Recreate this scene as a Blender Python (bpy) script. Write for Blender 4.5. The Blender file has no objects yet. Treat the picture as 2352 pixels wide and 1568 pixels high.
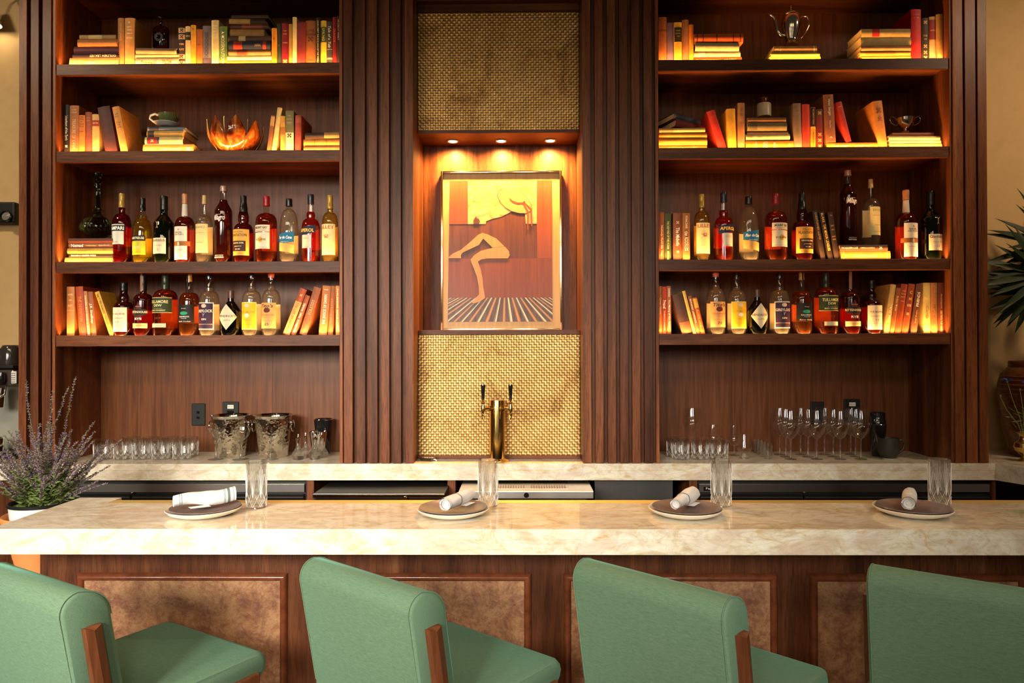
import bpy, bmesh, math, random
from mathutils import Vector, Matrix
random.seed(7)
R_ = math.radians
C = bpy.context.scene.collection
scene = bpy.context.scene

# ------------------------------------------------------------------ camera
F, CZ = 1650.0, 1.59                       # focal length in pixels of the 2352x1568 frame, eye height
ROT = Matrix.Rotation(R_(0.69), 3, 'Z') @ Matrix.Rotation(math.pi/2 + R_(0.353), 3, 'X') @ Matrix.Rotation(R_(-0.145), 3, 'Z')
cam = bpy.data.objects.new('camera', bpy.data.cameras.new('camera'))
C.objects.link(cam)
cam.data.sensor_width = 36.0
cam.data.lens = F / 2352 * 36.0
cam.data.clip_start = 0.02
cam.matrix_world = Matrix.Translation((0, 0, CZ)) @ ROT.to_4x4()
scene.camera = cam

def at(u, v, Y):
    "survey point of the photograph at distance Y from the camera wall"
    d = ROT @ Vector(((u-1176)/F, (784-v)/F, -1)); t = Y/d.y
    return Vector((d.x*t, Y, CZ + d.z*t))
def atz(u, v, z):
    d = ROT @ Vector(((u-1176)/F, (784-v)/F, -1)); t = (z-CZ)/d.z
    return Vector((d.x*t, d.y*t, z))

# ------------------------------------------------------------------ world, lights, exposure
w = bpy.data.worlds.new('world'); scene.world = w; w.use_nodes = True
w.node_tree.nodes['Background'].inputs[0].default_value = (0.62, 0.47, 0.34, 1)
w.node_tree.nodes['Background'].inputs[1].default_value = 0.06
vs = scene.view_settings
vs.view_transform = 'Standard'; vs.look = 'None'; vs.exposure = 0.0; vs.gamma = 1.0
vs.use_curve_mapping = False
cy = scene.cycles
cy.max_bounces = 14; cy.diffuse_bounces = 3; cy.glossy_bounces = 5
cy.transmission_bounces = 14; cy.transparent_max_bounces = 24
cy.caustics_reflective = False; cy.caustics_refractive = True
cy.sample_clamp_indirect = 3.0; cy.blur_glossy = 0.6

def area(name, loc, target, sx, sy, power, col, spread=180):
    l = bpy.data.lights.new(name, 'AREA'); l.shape = 'RECTANGLE'; l.size = sx; l.size_y = sy
    l.energy = power; l.color = col; l.spread = R_(spread)
    o = bpy.data.objects.new(name, l); C.objects.link(o)
    o.location = loc
    o.rotation_euler = (Vector(target)-Vector(loc)).to_track_quat('-Z', 'Y').to_euler()
    return o
# soft ceiling panels in front of the bar, stronger towards the windowed left end of the room
for x_, p_ in ((-2.2, 3.5), (-1.35, 4), (-0.45, 3), (0.5, 2), (1.5, 1.5)):
    area('ceiling_panel', (x_, 0.25, 3.2), (x_*0.95, 3.0, 0.80), 0.5, 0.3, p_*1.2, (1.0, 0.76, 0.47), 100)
area('added_wall_fill', (2.75, 2.3, 3.5), (2.75, 3.65, 1.3), 0.3, 0.15, 15, (1.0, 0.70, 0.43), 140)  # added fill to brighten the palm-side wall, no fixture known there
area('added_wall_fill', (-2.95, 2.0, 3.5), (-2.75, 3.65, 1.4), 0.3, 0.15, 14, (1.0, 0.84, 0.58), 130)  # same added fill for the wall by the espresso machine
# daylight from the shop windows behind the photographer
for x_, p_ in ((-3.7, 7), (-2.1, 4.5), (-0.5, 2.5), (1.3, 2)):
    area('window_pane', (x_, -2.9, 2.0), (x_*0.5, 3.2, 1.0), 0.5, 1.8, p_, (1.0, 0.84, 0.66))
for x_, p_, sp_ in ((-3.3, 11.5, 48), (-2.3, 14.5, 44), (-1.3, 14.5, 44), (0.9, 10, 46)):  # added narrow key beams, shaped so the upper shelves fall dark
    area('added_front_beam', (x_, -2.5, 2.55), (x_*0.3-(0.25 if x_ > -3 else 0.75), 3.2, 0.42), 0.62, 1.2, p_, (1.0, 0.93, 0.82), sp_)
# clusters of small pendant bulbs over the dining floor
for cx_, cy_, cz_ in ((-1.5, 0.0, 2.55), (0.0, -0.2, 2.6), (1.5, 0.0, 2.55)):
    for dx_, dz_ in ((-.07, -.06), (.07, -.06), (-.07, .06), (.07, .06)):
        l = bpy.data.lights.new('pendant_bulb', 'POINT'); l.energy = 0.35; l.color = (1, .86, .68); l.shadow_soft_size = 0.045
        o = bpy.data.objects.new('pendant_bulb', l); C.objects.link(o); o.location = (cx_+dx_, cy_, cz_+dz_)
# ceiling spots over the bar
def spot(name, loc, target, power, col, size=60, blend=0.6, rad=0.04):
    l = bpy.data.lights.new(name, 'SPOT'); l.energy = power; l.color = col
    l.spot_size = R_(size); l.spot_blend = blend; l.shadow_soft_size = rad
    o = bpy.data.objects.new(name, l); C.objects.link(o); o.location = loc
    o.rotation_euler = (Vector(target)-Vector(loc)).to_track_quat('-Z', 'Y').to_euler()
    return o
for x in (-1.4, -0.45, 0.5, 1.45):
    spot('ceiling_spot', (x, 1.35, 3.6), (x, 2.15, 1.0), 5, (1.0, 0.74, 0.46), 62, 0.8)

# ------------------------------------------------------------------ materials
def lin(h):
    h = h.lstrip('#'); o = []
    for i in (0, 2, 4):
        c = int(h[i:i+2], 16)/255
        o.append(c/12.92 if c <= 0.04045 else ((c+0.055)/1.055)**2.4)
    return tuple(o)
_M = {}
def newmat(key):
    m = bpy.data.materials.new(key); m.use_nodes = True
    nt = m.node_tree; b = nt.nodes['Principled BSDF']
    return m, nt, b
def N(nt, t, **kw):
    n = nt.nodes.new(t)
    for k, v in kw.items(): setattr(n, k, v)
    return n
def ramp(nt, stops):
    r = N(nt, 'ShaderNodeValToRGB'); e = r.color_ramp.elements
    while len(e) < len(stops): e.new(0.5)
    for i, (p, c) in enumerate(stops):
        e[i].position = p; e[i].color = (*c, 1)
    return r
def coords(nt, scale, rnd=0.0):
    tc = N(nt, 'ShaderNodeTexCoord'); mp = N(nt, 'ShaderNodeMapping')
    mp.inputs['Scale'].default_value = scale
    nt.links.new(tc.outputs['Object'], mp.inputs['Vector'])
    if rnd:
        oi = N(nt, 'ShaderNodeObjectInfo'); mu = N(nt, 'ShaderNodeMath', operation='MULTIPLY'); mu.inputs[1].default_value = rnd
        nt.links.new(oi.outputs['Random'], mu.inputs[0])
        cx = N(nt, 'ShaderNodeCombineXYZ')
        for k in range(3): nt.links.new(mu.outputs[0], cx.inputs[k])
        nt.links.new(cx.outputs[0], mp.inputs['Location'])
    return mp
def noise(nt, vec, scale, detail=4, rough=0.55, dist=0.0):
    n = N(nt, 'ShaderNodeTexNoise'); n.inputs['Scale'].default_value = scale; n.inputs['Detail'].default_value = detail
    n.inputs['Roughness'].default_value = rough; n.inputs['Distortion'].default_value = dist
    nt.links.new(vec.outputs[0], n.inputs['Vector']); return n
def mixc(nt, fac, a, b, mode='MIX'):
    m = N(nt, 'ShaderNodeMix', data_type='RGBA', blend_type=mode)
    def put(sock, x):
        if isinstance(x, (tuple, list)): sock.default_value = (*x, 1) if len(x) == 3 else x
        elif isinstance(x, (int, float)): sock.default_value = x
        else: nt.links.new(x, sock)
    put(m.inputs[0], fac); put(m.inputs[6], a); put(m.inputs[7], b)
    return m.outputs[2]
def bump(nt, b, src, strength=0.2, dist=0.002):
    bp = N(nt, 'ShaderNodeBump'); bp.inputs['Strength'].default_value = strength; bp.inputs['Distance'].default_value = dist
    nt.links.new(src, bp.inputs['Height']); nt.links.new(bp.outputs[0], b.inputs['Normal'])

def walnut(axis='Z', tone=1.0, red=1.0, rough=0.42):
    key = f'walnut_{axis}_{tone}_{red}'
    if key in _M: return _M[key]
    m, nt, b = newmat(key)
    s = {'Z': (1, 1, 0.07), 'X': (0.07, 1, 1), 'Y': (1, 0.07, 1)}[axis]
    mp = coords(nt, s, 37.0)
    big = noise(nt, mp, 8, 4, 0.55, 1.6)
    fine = noise(nt, mp, 190, 4, 0.65, 0.3)
    def k(r, g, bb): return (r*tone, g*tone/red, bb*tone/red)
    r1 = ramp(nt, [(0.25, k(.042, .0115, .0044)), (0.45, k(.124, .0375, .0130)), (0.58, k(.178, .0570, .0200)), (0.75, k(.30, .112, .041))])
    nt.links.new(big.outputs['Fac'], r1.inputs[0])
    r2 = ramp(nt, [(0.32, (.42, .38, .36)), (0.52, (1, 1, 1)), (0.7, (1.15, 1.1, 1.05))])
    nt.links.new(fine.outputs['Fac'], r2.inputs[0])
    col = mixc(nt, 0.8, r1.outputs[0], r2.outputs[0], 'MULTIPLY')
    oi = N(nt, 'ShaderNodeObjectInfo'); hv = N(nt, 'ShaderNodeMapRange')
    hv.inputs[3].default_value = 0.72; hv.inputs[4].default_value = 1.28
    nt.links.new(oi.outputs['Random'], hv.inputs[0])
    hs = N(nt, 'ShaderNodeHueSaturation'); nt.links.new(hv.outputs[0], hs.inputs['Value']); nt.links.new(col, hs.inputs['Color'])
    nt.links.new(hs.outputs[0], b.inputs['Base Color'])
    b.inputs['Roughness'].default_value = rough; b.inputs['Specular IOR Level'].default_value = 0.22
    bump(nt, b, fine.outputs['Fac'], 0.18, 0.001)
    _M[key] = m; return m

def veneer(key, dark, light, axis='Z', rough=0.35):
    if key in _M: return _M[key]
    m, nt, b = newmat(key)
    s = {'Z': (1, 1, 0.05), 'X': (0.05, 1, 1)}[axis]
    mp = coords(nt, s, 11.0); n = noise(nt, mp, 60, 5, 0.6, 0.6)
    r = ramp(nt, [(0.3, dark), (0.7, light)]); nt.links.new(n.outputs['Fac'], r.inputs[0])
    nt.links.new(r.outputs[0], b.inputs['Base Color']); b.inputs['Roughness'].default_value = rough; b.inputs['Specular IOR Level'].default_value = 0.25
    _M[key] = m; return m

def stone():
    if 'stone' in _M: return _M['stone']
    m, nt, b = newmat('quartzite')
    mp = coords(nt, (1, 1.6, 1.6)); mp2 = coords(nt, (0.7, 1.3, 1.5)); mp2.inputs['Rotation'].default_value = (0.3, 0.5, 0.25)
    n1 = noise(nt, mp2, 11, 10, 0.70, 1.4); n2 = noise(nt, mp, 2.6, 6, 0.6, 2.2)
    n3 = noise(nt, mp, 30, 8, 0.7, 1.0); n4 = noise(nt, mp2, 9, 9, 0.68, 2.6); n5 = noise(nt, mp2, 4.5, 10, 0.62, 3.4)
    base = ramp(nt, [(0.33, (.52, .41, .25)), (0.43, (.65, .56, .40)), (0.50, (.74, .68, .53)), (0.62, (.80, .76, .66))])
    nt.links.new(n1.outputs['Fac'], base.inputs[0])
    pinkf = ramp(nt, [(0.47, (0, 0, 0)), (0.60, (.5, .5, .5))]); nt.links.new(n2.outputs['Fac'], pinkf.inputs[0])
    c1 = mixc(nt, pinkf.outputs[0], base.outputs[0], (.56, .42, .33))
    ochf = ramp(nt, [(0.59, (0, 0, 0)), (0.72, (.85, .85, .85))]); nt.links.new(n4.outputs['Fac'], ochf.inputs[0])
    c2 = mixc(nt, ochf.outputs[0], c1, (.58, .31, .075))
    grf = ramp(nt, [(0.31, (.8, .8, .8)), (0.40, (0, 0, 0))]); nt.links.new(n2.outputs['Fac'], grf.inputs[0])
    c3 = mixc(nt, grf.outputs[0], c2, (.40, .42, .20))
    vnf = ramp(nt, [(0.47, (0, 0, 0)), (0.50, (.30, .30, .30)), (0.53, (0, 0, 0))]); nt.links.new(n5.outputs['Fac'], vnf.inputs[0])
    c3 = mixc(nt, vnf.outputs[0], c3, (.42, .32, .24))
    spf = ramp(nt, [(0.29, (.6, .6, .6)), (0.35, (0, 0, 0))]); nt.links.new(n3.outputs['Fac'], spf.inputs[0])
    c4 = mixc(nt, spf.outputs[0], c3, (.22, .14, .08))
    nt.links.new(c4, b.inputs['Base Color'])
    b.inputs['Roughness'].default_value = 0.07; b.inputs['Specular IOR Level'].default_value = 0.6
    _M['stone'] = m; return m

def plain(key, col, rough=0.5, metal=0.0, spec=0.5, nz=0.0, nscale=40, bmp=0.0, coat=0.0):
    if key in _M: return _M[key]
    m, nt, b = newmat(key)
    b.inputs['Roughness'].default_value = rough; b.inputs['Metallic'].default_value = metal
    b.inputs['Specular IOR Level'].default_value = spec; b.inputs['Coat Weight'].default_value = coat
    b.inputs['Coat Roughness'].default_value = 0.05
    mp = coords(nt, (1, 1, 1), 5.0); n = noise(nt, mp, nscale, 5, 0.6)
    lo = tuple(c*(1-nz) for c in col); hi = tuple(min(1, c*(1+nz*0.6)) for c in col)
    r = ramp(nt, [(0.3, lo), (0.7, hi)]); nt.links.new(n.outputs['Fac'], r.inputs[0])
    nt.links.new(r.outputs[0], b.inputs['Base Color'])
    if bmp: bump(nt, b, n.outputs['Fac'], bmp, 0.001)
    _M[key] = m; return m

def cloth(hexcol):
    "book cloth or printed jacket, a little scuffed"
    return plain('book_'+hexcol, lin(hexcol), 0.55, 0, 0.35, 0.22, 30, 0.15)
def paper(hexcol): return plain('paper_'+hexcol, lin(hexcol), 0.6, 0, 0.3, 0.05, 60)
def ink(hexcol): return plain('ink_'+hexcol, lin(hexcol), 0.45, 0, 0.4)
def foil(hexcol): return plain('foil_'+hexcol, lin(hexcol), 0.32, 0.55, 0.5)

def glass(key, col=(1, 1, 1), rough=0.0, ior=1.45):
    if key in _M: return _M[key]
    m, nt, b = newmat(key)
    b.inputs['Base Color'].default_value = (*col, 1); b.inputs['Transmission Weight'].default_value = 1.0
    b.inputs['Roughness'].default_value = rough; b.inputs['IOR'].default_value = ior
    _M[key] = m; return m
def thin_glass(key='thin_glass', tint=(0.95, 0.95, 0.94), refl=1.0):
    if key in _M: return _M[key]
    m, nt, b = newmat(key); out = nt.nodes['Material Output']
    nt.nodes.remove(b)
    tr = N(nt, 'ShaderNodeBsdfTransparent'); tr.inputs[0].default_value = (*tint, 1)
    gl = N(nt, 'ShaderNodeBsdfGlossy'); gl.inputs['Roughness'].default_value = 0.02
    gl.inputs[0].default_value = (refl, refl, refl, 1)
    lw = N(nt, 'ShaderNodeLayerWeight'); lw.inputs[0].default_value = 0.5
    pw = N(nt, 'ShaderNodeMath', operation='POWER'); pw.inputs[1].default_value = 3.0; nt.links.new(lw.outputs['Facing'], pw.inputs[0])
    fr = N(nt, 'ShaderNodeMath', operation='MULTIPLY_ADD'); fr.inputs[1].default_value = 0.75; fr.inputs[2].default_value = 0.06; nt.links.new(pw.outputs[0], fr.inputs[0])
    mx = N(nt, 'ShaderNodeMixShader')
    nt.links.new(fr.outputs[0], mx.inputs[0]); nt.links.new(tr.outputs[0], mx.inputs[1]); nt.links.new(gl.outputs[0], mx.inputs[2])
    nt.links.new(mx.outputs[0], out.inputs[0])
    _M[key] = m; return m
def liquor(key, col, scat):
    "filled bottle: tinted see-through liquid, a little scatter, glossy skin"
    if key in _M: return _M[key]
    m, nt, b = newmat(key); out = nt.nodes['Material Output']; nt.nodes.remove(b)
    tr = N(nt, 'ShaderNodeBsdfTransparent'); tr.inputs[0].default_value = (*col, 1)
    tl = N(nt, 'ShaderNodeBsdfTranslucent'); tl.inputs[0].default_value = (*col, 1)
    df = N(nt, 'ShaderNodeBsdfDiffuse'); df.inputs[0].default_value = (*col, 1)
    m1 = N(nt, 'ShaderNodeMixShader'); m1.inputs[0].default_value = 0.5
    nt.links.new(tl.outputs[0], m1.inputs[1]); nt.links.new(df.outputs[0], m1.inputs[2])
    rf = N(nt, 'ShaderNodeBsdfRefraction'); rf.inputs[0].default_value = (*col, 1); rf.inputs['IOR'].default_value = 1.25; rf.inputs['Roughness'].default_value = 0.0
    m0 = N(nt, 'ShaderNodeMixShader'); m0.inputs[0].default_value = 0.35
    nt.links.new(tr.outputs[0], m0.inputs[1]); nt.links.new(rf.outputs[0], m0.inputs[2])
    m2 = N(nt, 'ShaderNodeMixShader'); m2.inputs[0].default_value = scat
    nt.links.new(m0.outputs[0], m2.inputs[1]); nt.links.new(m1.outputs[0], m2.inputs[2])
    gl = N(nt, 'ShaderNodeBsdfGlossy'); gl.inputs['Roughness'].default_value = 0.02
    lw = N(nt, 'ShaderNodeLayerWeight'); lw.inputs[0].default_value = 0.5
    pw = N(nt, 'ShaderNodeMath', operation='POWER'); pw.inputs[1].default_value = 3.0; nt.links.new(lw.outputs['Facing'], pw.inputs[0])
    fr = N(nt, 'ShaderNodeMath', operation='MULTIPLY_ADD'); fr.inputs[1].default_value = 0.75; fr.inputs[2].default_value = 0.06; nt.links.new(pw.outputs[0], fr.inputs[0])
    m3 = N(nt, 'ShaderNodeMixShader'); nt.links.new(fr.outputs[0], m3.inputs[0]); nt.links.new(m2.outputs[0], m3.inputs[1]); nt.links.new(gl.outputs[0], m3.inputs[2])
    nt.links.new(m3.outputs[0], out.inputs[0]); _M[key] = m; return m
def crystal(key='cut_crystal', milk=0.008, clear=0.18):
    "lead crystal: refracting, with white scatter mixed in to mimic facet sparkle"
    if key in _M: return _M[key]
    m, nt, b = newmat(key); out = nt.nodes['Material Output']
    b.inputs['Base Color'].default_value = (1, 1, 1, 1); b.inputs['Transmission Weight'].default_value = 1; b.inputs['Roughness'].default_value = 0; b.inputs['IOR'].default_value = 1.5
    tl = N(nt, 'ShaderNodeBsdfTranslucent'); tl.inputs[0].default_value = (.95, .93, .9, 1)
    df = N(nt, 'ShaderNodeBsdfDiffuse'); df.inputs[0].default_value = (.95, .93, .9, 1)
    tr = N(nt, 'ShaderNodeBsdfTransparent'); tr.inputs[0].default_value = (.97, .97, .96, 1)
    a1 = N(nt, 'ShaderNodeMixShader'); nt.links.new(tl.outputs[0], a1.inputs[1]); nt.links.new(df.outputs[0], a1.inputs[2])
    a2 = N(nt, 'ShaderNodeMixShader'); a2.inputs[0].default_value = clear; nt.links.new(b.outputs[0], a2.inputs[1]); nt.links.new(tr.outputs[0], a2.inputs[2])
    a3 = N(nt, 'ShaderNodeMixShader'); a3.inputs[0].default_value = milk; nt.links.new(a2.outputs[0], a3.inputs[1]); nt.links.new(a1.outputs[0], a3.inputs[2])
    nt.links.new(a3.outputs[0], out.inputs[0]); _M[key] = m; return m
def cutline(key='cut_facets'):
    if key in _M: return _M[key]
    m, nt, b = newmat(key); out = nt.nodes['Material Output']
    b.inputs['Base Color'].default_value = (.96, .95, .93, 1); b.inputs['Roughness'].default_value = .08; b.inputs['Specular IOR Level'].default_value = 1.0
    tr = N(nt, 'ShaderNodeBsdfTransparent'); a = N(nt, 'ShaderNodeMixShader'); a.inputs[0].default_value = .55
    nt.links.new(tr.outputs[0], a.inputs[1]); nt.links.new(b.outputs[0], a.inputs[2]); nt.links.new(a.outputs[0], out.inputs[0]); _M[key] = m; return m
def emis(key, col, strength):
    if key in _M: return _M[key]
    m, nt, b = newmat(key)
    b.inputs['Base Color'].default_value = (*col, 1)
    b.inputs['Emission Color'].default_value = (*col, 1); b.inputs['Emission Strength'].default_value = strength
    _M[key] = m; return m

def brass_weave():
    if 'weave' in _M: return _M['weave']
    m, nt, b = newmat('woven_brass')
    mp = coords(nt, (1, 1, 1)); n = noise(nt, mp, 5, 6, 0.65, 1.0); n2 = noise(nt, mp, 60, 3)
    r = ramp(nt, [(0.30, (.30, .155, .045)), (0.45, (.58, .335, .105)), (0.7, (.74, .46, .17))]); nt.links.new(n.outputs['Fac'], r.inputs[0])
    r2 = ramp(nt, [(0.3, (.7, .7, .7)), (0.65, (1.1, 1.1, 1.1))]); nt.links.new(n2.outputs['Fac'], r2.inputs[0])
    nt.links.new(mixc(nt, 0.6, r.outputs[0], r2.outputs[0], 'MULTIPLY'), b.inputs['Base Color'])
    b.inputs['Metallic'].default_value = 0.75; b.inputs['Roughness'].default_value = 0.42
    _M['weave'] = m; return m
def fabric():
    if 'fabric' in _M: return _M['fabric']
    m, nt, b = newmat('green_fabric')
    mp = coords(nt, (0.10, 1, 1), 3.0); n = noise(nt, mp, 620, 3, 0.6)
    mp3 = coords(nt, (1, 1, 0.2)); n3 = noise(nt, mp3, 600, 2)
    r = ramp(nt, [(0.3, (.090, .158, .098)), (0.7, (.140, .222, .138))]); nt.links.new(n.outputs['Fac'], r.inputs[0])
    r3 = ramp(nt, [(0.35, (.86, .9, .88)), (0.65, (1.06, 1.04, 1.04))]); nt.links.new(n3.outputs['Fac'], r3.inputs[0])
    nt.links.new(mixc(nt, 0.8, r.outputs[0], r3.outputs[0], 'MULTIPLY'), b.inputs['Base Color'])
    b.inputs['Roughness'].default_value = 0.85; b.inputs['Specular IOR Level'].default_value = 0.2
    b.inputs['Sheen Weight'].default_value = 0.25; b.inputs['Sheen Roughness'].default_value = 0.4
    b.inputs['Sheen Tint'].default_value = (0.25, 0.75, 0.6, 1)
    bump(nt, b, n3.outputs['Fac'], 0.25, 0.0006)
    _M['fabric'] = m; return m
def leather():
    if 'leather' in _M: return _M['leather']
    m, nt, b = newmat('bronzed_leather')
    mp = coords(nt, (1, 1, 1), 3.0); n = noise(nt, mp, 13, 14, 0.88, 0.3); n2 = noise(nt, mp, 55, 6, 0.7, 1.5)
    r = ramp(nt, [(0.42, (.20, .080, .045)), (0.50, (.33, .155, .075)), (0.57, (.46, .25, .12))]); nt.links.new(n.outputs['Fac'], r.inputs[0])
    nt.links.new(r.outputs[0], b.inputs['Base Color'])
    b.inputs['Roughness'].default_value = 0.42; b.inputs['Metallic'].default_value = 0.25
    bump(nt, b, n2.outputs['Fac'], 0.45, 0.002)
    _M['leather'] = m; return m
def steel(key='brushed_steel', col=(.62, .60, .57), rough=0.28, axis='X'):
    if key in _M: return _M[key]
    m, nt, b = newmat(key)
    mp = coords(nt, (0.02, 1, 1) if axis == 'X' else (1, 1, .02)); n = noise(nt, mp, 900, 2)
    r = ramp(nt, [(0.3, (rough*.9,)*3), (0.7, (rough*1.1,)*3)]); nt.links.new(n.outputs['Fac'], r.inputs[0])
    nt.links.new(r.outputs[0], b.inputs['Roughness'])
    b.inputs['Base Color'].default_value = (*col, 1); b.inputs['Metallic'].default_value = 1.0
    _M[key] = m; return m
def amber():
    if 'amber' in _M: return _M['amber']
    m, nt, b = newmat('amber_resin')
    mp = coords(nt, (1, 1, .35), 4.0); n = noise(nt, mp, 22, 5, 0.6, 1.5)
    r = ramp(nt, [(0.32, (.16, .018, .004)), (0.5, (.46, .10, .013)), (0.68, (.80, .36, .075))]); nt.links.new(n.outputs['Fac'], r.inputs[0])
    nt.links.new(r.outputs[0], b.inputs['Base Color'])
    b.inputs['Transmission Weight'].default_value = 0.45; b.inputs['Roughness'].default_value = 0.12; b.inputs['IOR'].default_value = 1.35
    b.inputs['Coat Weight'].default_value = 0.6; b.inputs['Coat Roughness'].default_value = 0.03
    _M['amber'] = m; return m

BLACK = plain('black_plastic', (.010, .009, .008), 0.5, 0, .3)
GLOSSBLACK = plain('gloss_black', (.010, .009, .009), 0.08, 0, 0.6)
CHROME = plain('chrome', (.78, .76, .73), 0.08, 1.0, 0.5, 0.03)
GOLD = plain('polished_brass', (.83, .58, .20), 0.12, 1.0, 0.5, 0.05)
OLDGOLD = plain('aged_brass', (.60, .40, .14), 0.28, 1.0, 0.5, 0.25, 50)
SILVER = plain('old_silver', (.72, .60, .46), 0.14, 1.0, 0.5, 0.1, 12)
WHITE = plain('white_ceramic', (.82, .80, .75), 0.18, 0, 0.5, 0.02)
DARKVOID = plain('painted_recess_shade', (.014, .012, .010), 0.7)

# ------------------------------------------------------------------ mesh helpers
class MB:
    def __init__(s): s.v = []; s.f = []
    def add(s, vs, fs):
        o = len(s.v); s.v += [tuple(v) for v in vs]; s.f += [tuple(i+o for i in f) for f in fs]; return s
    def box(s, x0, x1, y0, y1, z0, z1, bev=0.0):
        if bev <= 0:
            return s.add([(x0,y0,z0),(x1,y0,z0),(x1,y1,z0),(x0,y1,z0),(x0,y0,z1),(x1,y0,z1),(x1,y1,z1),(x0,y1,z1)],
                         [(0,3,2,1),(4,5,6,7),(0,1,5,4),(1,2,6,5),(2,3,7,6),(3,0,4,7)])
        bm = bmesh.new(); bmesh.ops.create_cube(bm, size=1)
        for v in bm.verts: v.co = Vector(((x0+x1)/2+v.co.x*(x1-x0), (y0+y1)/2+v.co.y*(y1-y0), (z0+z1)/2+v.co.z*(z1-z0)))
        bmesh.ops.bevel(bm, geom=bm.edges[:], offset=bev, segments=2, affect='EDGES', profile=0.5)
        return s.bm(bm)
    def bm(s, bm):
        bm.verts.index_update()
        s.add([v.co[:] for v in bm.verts], [[v.index for v in f.verts] for f in bm.faces]); bm.free(); return s
    def lathe(s, prof, seg=32, c=(0, 0, 0), close=True, mod=None):
        n = len(prof); vs = []; fs = []
        for k in range(seg):
            a = 2*math.pi*k/seg
            for (r, z) in prof:
                rr = r*(mod(a, z) if mod else 1)
                vs.append((c[0]+rr*math.sin(a), c[1]-rr*math.cos(a), c[2]+z))
        for k in range(seg):
            k2 = (k+1) % seg
            for j in range(n-1): fs.append((k*n+j, k2*n+j, k2*n+j+1, k*n+j+1))
        if close:
            if prof[0][0] > 1e-6: fs.append(tuple(k*n for k in reversed(range(seg))))
            if prof[-1][0] > 1e-6: fs.append(tuple(k*n+n-1 for k in range(seg)))
        return s.add(vs, fs)
    def tube(s, pts, rad, seg=8, cap=True):
        pts = [Vector(p) for p in pts]; n = len(pts)
        rads = rad if isinstance(rad, (list, tuple)) else [rad]*n
        vs = []; fs = []; up = Vector((0, 0, 1)); prev = None
        for i, p in enumerate(pts):
            t = (pts[min(i+1, n-1)]-pts[max(i-1, 0)]).normalized()
            if prev is None:
                a = up if abs(t.z) < 0.9 else Vector((1, 0, 0))
                nx = t.cross(a).normalized()
            else:
                nx = (prev - t*prev.dot(t))
                nx = nx.normalized() if nx.length > 1e-6 else t.orthogonal().normalized()
            prev = nx; ny = t.cross(nx)
            for k in range(seg):
                a = 2*math.pi*k/seg; vs.append(p+(nx*math.cos(a)+ny*math.sin(a))*rads[i])
        for i in range(n-1):
            for k in range(seg):
                k2 = (k+1) % seg; fs.append((i*seg+k, i*seg+k2, (i+1)*seg+k2, (i+1)*seg+k))
        if cap:
            fs.append(tuple(range(seg))[::-1]); fs.append(tuple((n-1)*seg+k for k in range(seg)))
        return s.add(vs, fs)
    def prism(s, poly, y0, y1):
        "polygon in x,z pulled from y0 (front) to y1"
        n = len(poly)
        vs = [(x, y0, z) for x, z in poly]+[(x, y1, z) for x, z in poly]
        fs = [tuple(range(n)), tuple(range(2*n-1, n-1, -1))]+[(i, i+n, (i+1) % n+n, (i+1) % n) for i in range(n)]
        return s.add(vs, fs)
    def prismz(s, poly, z0, z1):
        n = len(poly)
        vs = [(x, y, z0) for x, y in poly]+[(x, y, z1) for x, y in poly]
        fs = [tuple(range(n-1, -1, -1)), tuple(range(n, 2*n))]+[(i, (i+1) % n, (i+1) % n+n, i+n) for i in range(n)]
        return s.add(vs, fs)
    def mesh(s, name, mat, smooth=False, fix=True):
        me = bpy.data.meshes.new(name); me.from_pydata(s.v, [], s.f); 
        if fix:
            bm = bmesh.new(); bm.from_mesh(me); bmesh.ops.recalc_face_normals(bm, faces=bm.faces[:]); bm.to_mesh(me); bm.free()
        me.materials.append(mat)
        if smooth:
            me.polygons.foreach_set('use_smooth', [True]*len(me.polygons))
            me.set_sharp_from_angle(angle=R_(40))
        me.update(); return me
    def build(s, name, mat, parent=None, smooth=False, loc=None, fix=True):
        o = bpy.data.objects.new(name, s.mesh(name, mat, smooth, fix)); C.objects.link(o)
        if parent is not None: o.parent = parent
        if loc is not None: o.location = loc
        return o
def link_copy(src, parent=None):
    c = src.copy(); C.objects.link(c)
    if parent is not None: c.parent = parent
    return c
def copy_tree(src, parent=None):
    c = link_copy(src, parent)
    for ch in list(src.children): copy_tree(ch, c)
    return c
def thing(name, label, cat, loc=(0, 0, 0), group=None, rot=None):
    o = bpy.data.objects.new(name, None); C.objects.link(o); o.location = loc
    if rot is not None: o.rotation_euler = rot
    o['label'] = label; o['category'] = cat
    if group: o['group'] = group
    o.empty_display_size = 0.05
    return o
def tag(o, label, cat, group=None):
    o['label'] = label; o['category'] = cat
    if group: o['group'] = group
    return o
def structure(name, mb, mat, label=None):
    o = mb.build(name, mat); o['kind'] = 'structure'
    if label: o['label'] = label
    return o

# ------------------------------------------------------------------ lettering
_T = {}
def text_geo(s, bold=0.0, shear=0.0):
    k = (s, bold, shear)
    if k in _T: return _T[k]
    cu = bpy.data.curves.new('lettering', 'FONT'); cu.body = s; cu.resolution_u = 2; cu.offset = bold; cu.shear = shear
    cu.fill_mode = 'FRONT'; cu.size = 1.0
    o = bpy.data.objects.new('lettering', cu)
    me = bpy.data.meshes.new_from_object(o)
    vs = [(v.co.x, v.co.y) for v in me.vertices]; fs = [tuple(p.vertices) for p in me.polygons]
    bpy.data.objects.remove(o); bpy.data.curves.remove(cu); bpy.data.meshes.remove(me)
    x0 = min(v[0] for v in vs); x1 = max(v[0] for v in vs); y0 = min(v[1] for v in vs); y1 = max(v[1] for v in vs)
    vs = [(x-(x0+x1)/2, y-(y0+y1)/2) for x, y in vs]
    _T[k] = (vs, fs, x1-x0, y1-y0); return _T[k]
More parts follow.
